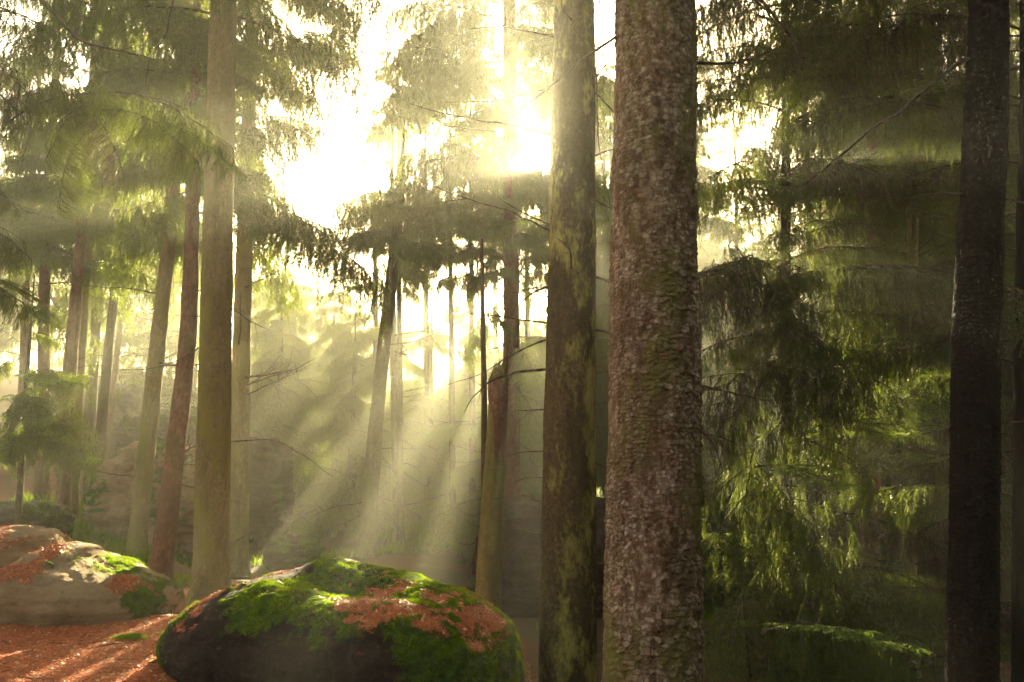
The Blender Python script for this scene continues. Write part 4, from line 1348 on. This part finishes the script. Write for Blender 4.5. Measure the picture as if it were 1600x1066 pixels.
# ------------------------------------------------------------------ background trees (shared trunk and crown meshes)
def crown_mesh(seed, h, cb, ln, whorl=.45, per=6, lodm=2):
    rng = random.Random(seed)
    src = [bough_arrays('hang', 300 + seed * 7 + k, lodm) for k in range(3)]
    aV, aQ, aT, aI = [], [], [], []
    off = 0
    z = cb
    wood = []
    while z < h:
        a0 = rng.uniform(0, 6.28)
        for k in range(per):
            V, q, NV, tr, tip = rng.choice(src)
            l = ln * max(.15, min(1, 1.3 * (h - z) / (h - cb))) * rng.uniform(.6, 1.15) / 1.8
            M = np.array((Matrix.Rotation(a0 + k * 6.28 / per + rng.uniform(-.5, .5), 3, 'Z') @ Matrix.Rotation(-rng.uniform(-.2, .25), 3, 'Y') @ Matrix.Rotation(rng.uniform(-.3, .3), 3, 'X')))
            o = np.array([0, 0, z + rng.uniform(-.25, .25)])
            A = np.concatenate([V, NV]) @ M.T * l + o
            aV.append(A)
            aQ.append(q + off)
            aT.append(tr + off + len(V))
            aI.append(np.concatenate([np.zeros(len(V)), tip]))
            off += len(A)
        z += whorl * rng.uniform(.8, 1.2)
    q, t = np.concatenate(aQ), np.concatenate(aT)
    mi = np.concatenate([np.zeros(len(q), int), np.ones(len(t), int)])
    return mk_mesh('crown', np.concatenate(aV), q, t, [M_TWIG, M_NEEDLE], mi, {'tip': np.concatenate(aI)}, smooth=False)


def bg_trunk(seed, h, r):
    P = np.array([[0, 0, -.5], [0.03, .02, h * .35], [.06, -.05, h * .7], [0, 0, h]])
    v, q, tr, cell = trunk_mesh(P, np.array([r * 1.1, r * .8, r * .5, .02]), 14, 60, M_BROWN, seed, .05, .004)
    return mk_mesh('trunk', v, q, tr, [M_BROWN], attrs={'cell': cell})


CROWNS = [(crown_mesh(1, 16, 4.0, 2.4), bg_trunk(1, 16, .17), 16), (crown_mesh(2, 14, 0.8, 2.4), bg_trunk(2, 14, .15), 14),
          (crown_mesh(3, 17, 7.0, 2.1), bg_trunk(3, 17, .18), 17), (crown_mesh(4, 9, .6, 1.9), bg_trunk(4, 9, .10), 9), (crown_mesh(5, 5, .3, 1.4, .4), bg_trunk(5, 5, .06), 5)]
BGL = {0: 'tall hazy spruce of the background wood, bare below and bushy above', 1: 'hazy spruce of the background wood, branched nearly to the ground', 2: 'tall hazy spruce of the background wood with a long bare trunk',
       3: 'mid sized hazy spruce of the background wood', 4: 'young hazy spruce at the foot of the background wood'}


def bg_tree(x, y, kind, s, rz):
    z = tz(x, y)
    o = thing('spruce_tree', BGL[kind], 'tree', (x, y, z), 'spruces of the background wood')
    o.rotation_euler = (0, 0, rz)
    o.scale = (s, s, s)
    put('trunk', CROWNS[kind][1], o)
    put('crown', CROWNS[kind][0], o)


rb = random.Random(400)
placed = []


def wood(n, px0, px1, y0, y1, kinds, gap, ok=None, lim=False):
    c = tries = 0
    while c < n and tries < 4000:
        tries += 1
        y = y0 + (y1 - y0) * rb.random() ** .9
        px = rb.uniform(px0, px1)
        x = (px - 800) / F * y
        if any((x - a) ** 2 + (y - b) ** 2 < gap ** 2 for a, b in placed):
            continue
        if ok and not ok(px, y):
            continue
        kd = rb.choice(kinds)
        s = rb.uniform(.85, 1.15)
        if lim and CROWNS[kd][2] * s > .32 * (y - 8):      # stays under the sunbeams
            continue
        zt = tz(x, y)
        if any(in_gap(np.array([x, y, zt + f * CROWNS[kd][2] * s]), .9 if f < .8 else .4) for f in (.35, .5, .6, .7, .8, .9, .97)) and rb.random() < .93:
            continue
        bg_tree(x, y, kd, s, rb.uniform(0, 6.28))
        placed.append((x, y))
        c += 1


wood(18, 395, 870, 29, 46, [3, 3, 3, 4], 1.6, None, True)
wood(7, 930, 1250, 14, 24, [3, 3, 4, 1], 1.6)
wood(11, 1250, 1700, 14, 24, [1, 3, 0, 3], 1.8)
wood(9, 930, 1250, 24, 60, [0, 2, 3, 3], 2.2)
wood(14, 1250, 1700, 24, 60, [1, 1, 0, 0, 3], 2.4)
wood(13, -150, 400, 26, 65, [0, 2, 0, 1, 3], 2.4)
wood(26, 400, 720, 44, 88, [0, 1, 1, 3], 2.3, None, True)
wood(34, 420, 925, 24, 75, [3, 4, 3, 1, 0], 2.0, None, True)

# spruces standing behind and right of the viewer: they keep the open sky off the dark right side
for k, (x, y, kd) in enumerate([(4.6, 1.0, 1), (6.2, 3.2, 1), (5.2, -2, 0), (8, .2, 1), (7, -4.2, 1), (3.6, -4.4, 1), (9.5, 3.6, 0), (2.4, -6.6, 1), (6, -7.5, 0), (10, -3.2, 1), (-1.5, -8.5, 0)]):
    z = tz(x, y)
    o = thing('spruce_tree', 'spruce standing outside the picture behind the right side of the viewpoint', 'tree', (x, y, z), 'spruces outside the picture')
    o.rotation_euler = (0, 0, k * 1.3)
    put('trunk', CROWNS[kd][1], o)
    put('crown', CROWNS[kd][0], o)

# ------------------------------------------------------------------ haze
hz = MB('haze_air')
pv = hz.n('ShaderNodeVolumePrincipled')
pv.inputs['Color'].default_value = (1.0, .97, .82, 1)
pv.inputs['Density'].default_value = HAZE_DENSITY
pv.inputs['Anisotropy'].default_value = HAZE_ANISO
hz.l(pv.outputs[0], hz.out.inputs['Volume'])
x0, x1, y0, y1, z0, z1 = -140, 140, -40, 155, -4.5, 22
V = np.array([(x, y, z) for x in (x0, x1) for y in (y0, y1) for z in (z0, z1)], float)
Q = [(0, 1, 3, 2), (4, 6, 7, 5), (0, 4, 5, 1), (2, 3, 7, 6), (0, 2, 6, 4), (1, 5, 7, 3)]
h = put('haze', mk_mesh('haze', V, Q, None, [hz.m], smooth=False))
tag(h, kind='stuff')
print('objects', len(bpy.data.objects), 'verts', sum(len(m.vertices) for m in bpy.data.meshes), 'terrain', gz.min(), gz.max())
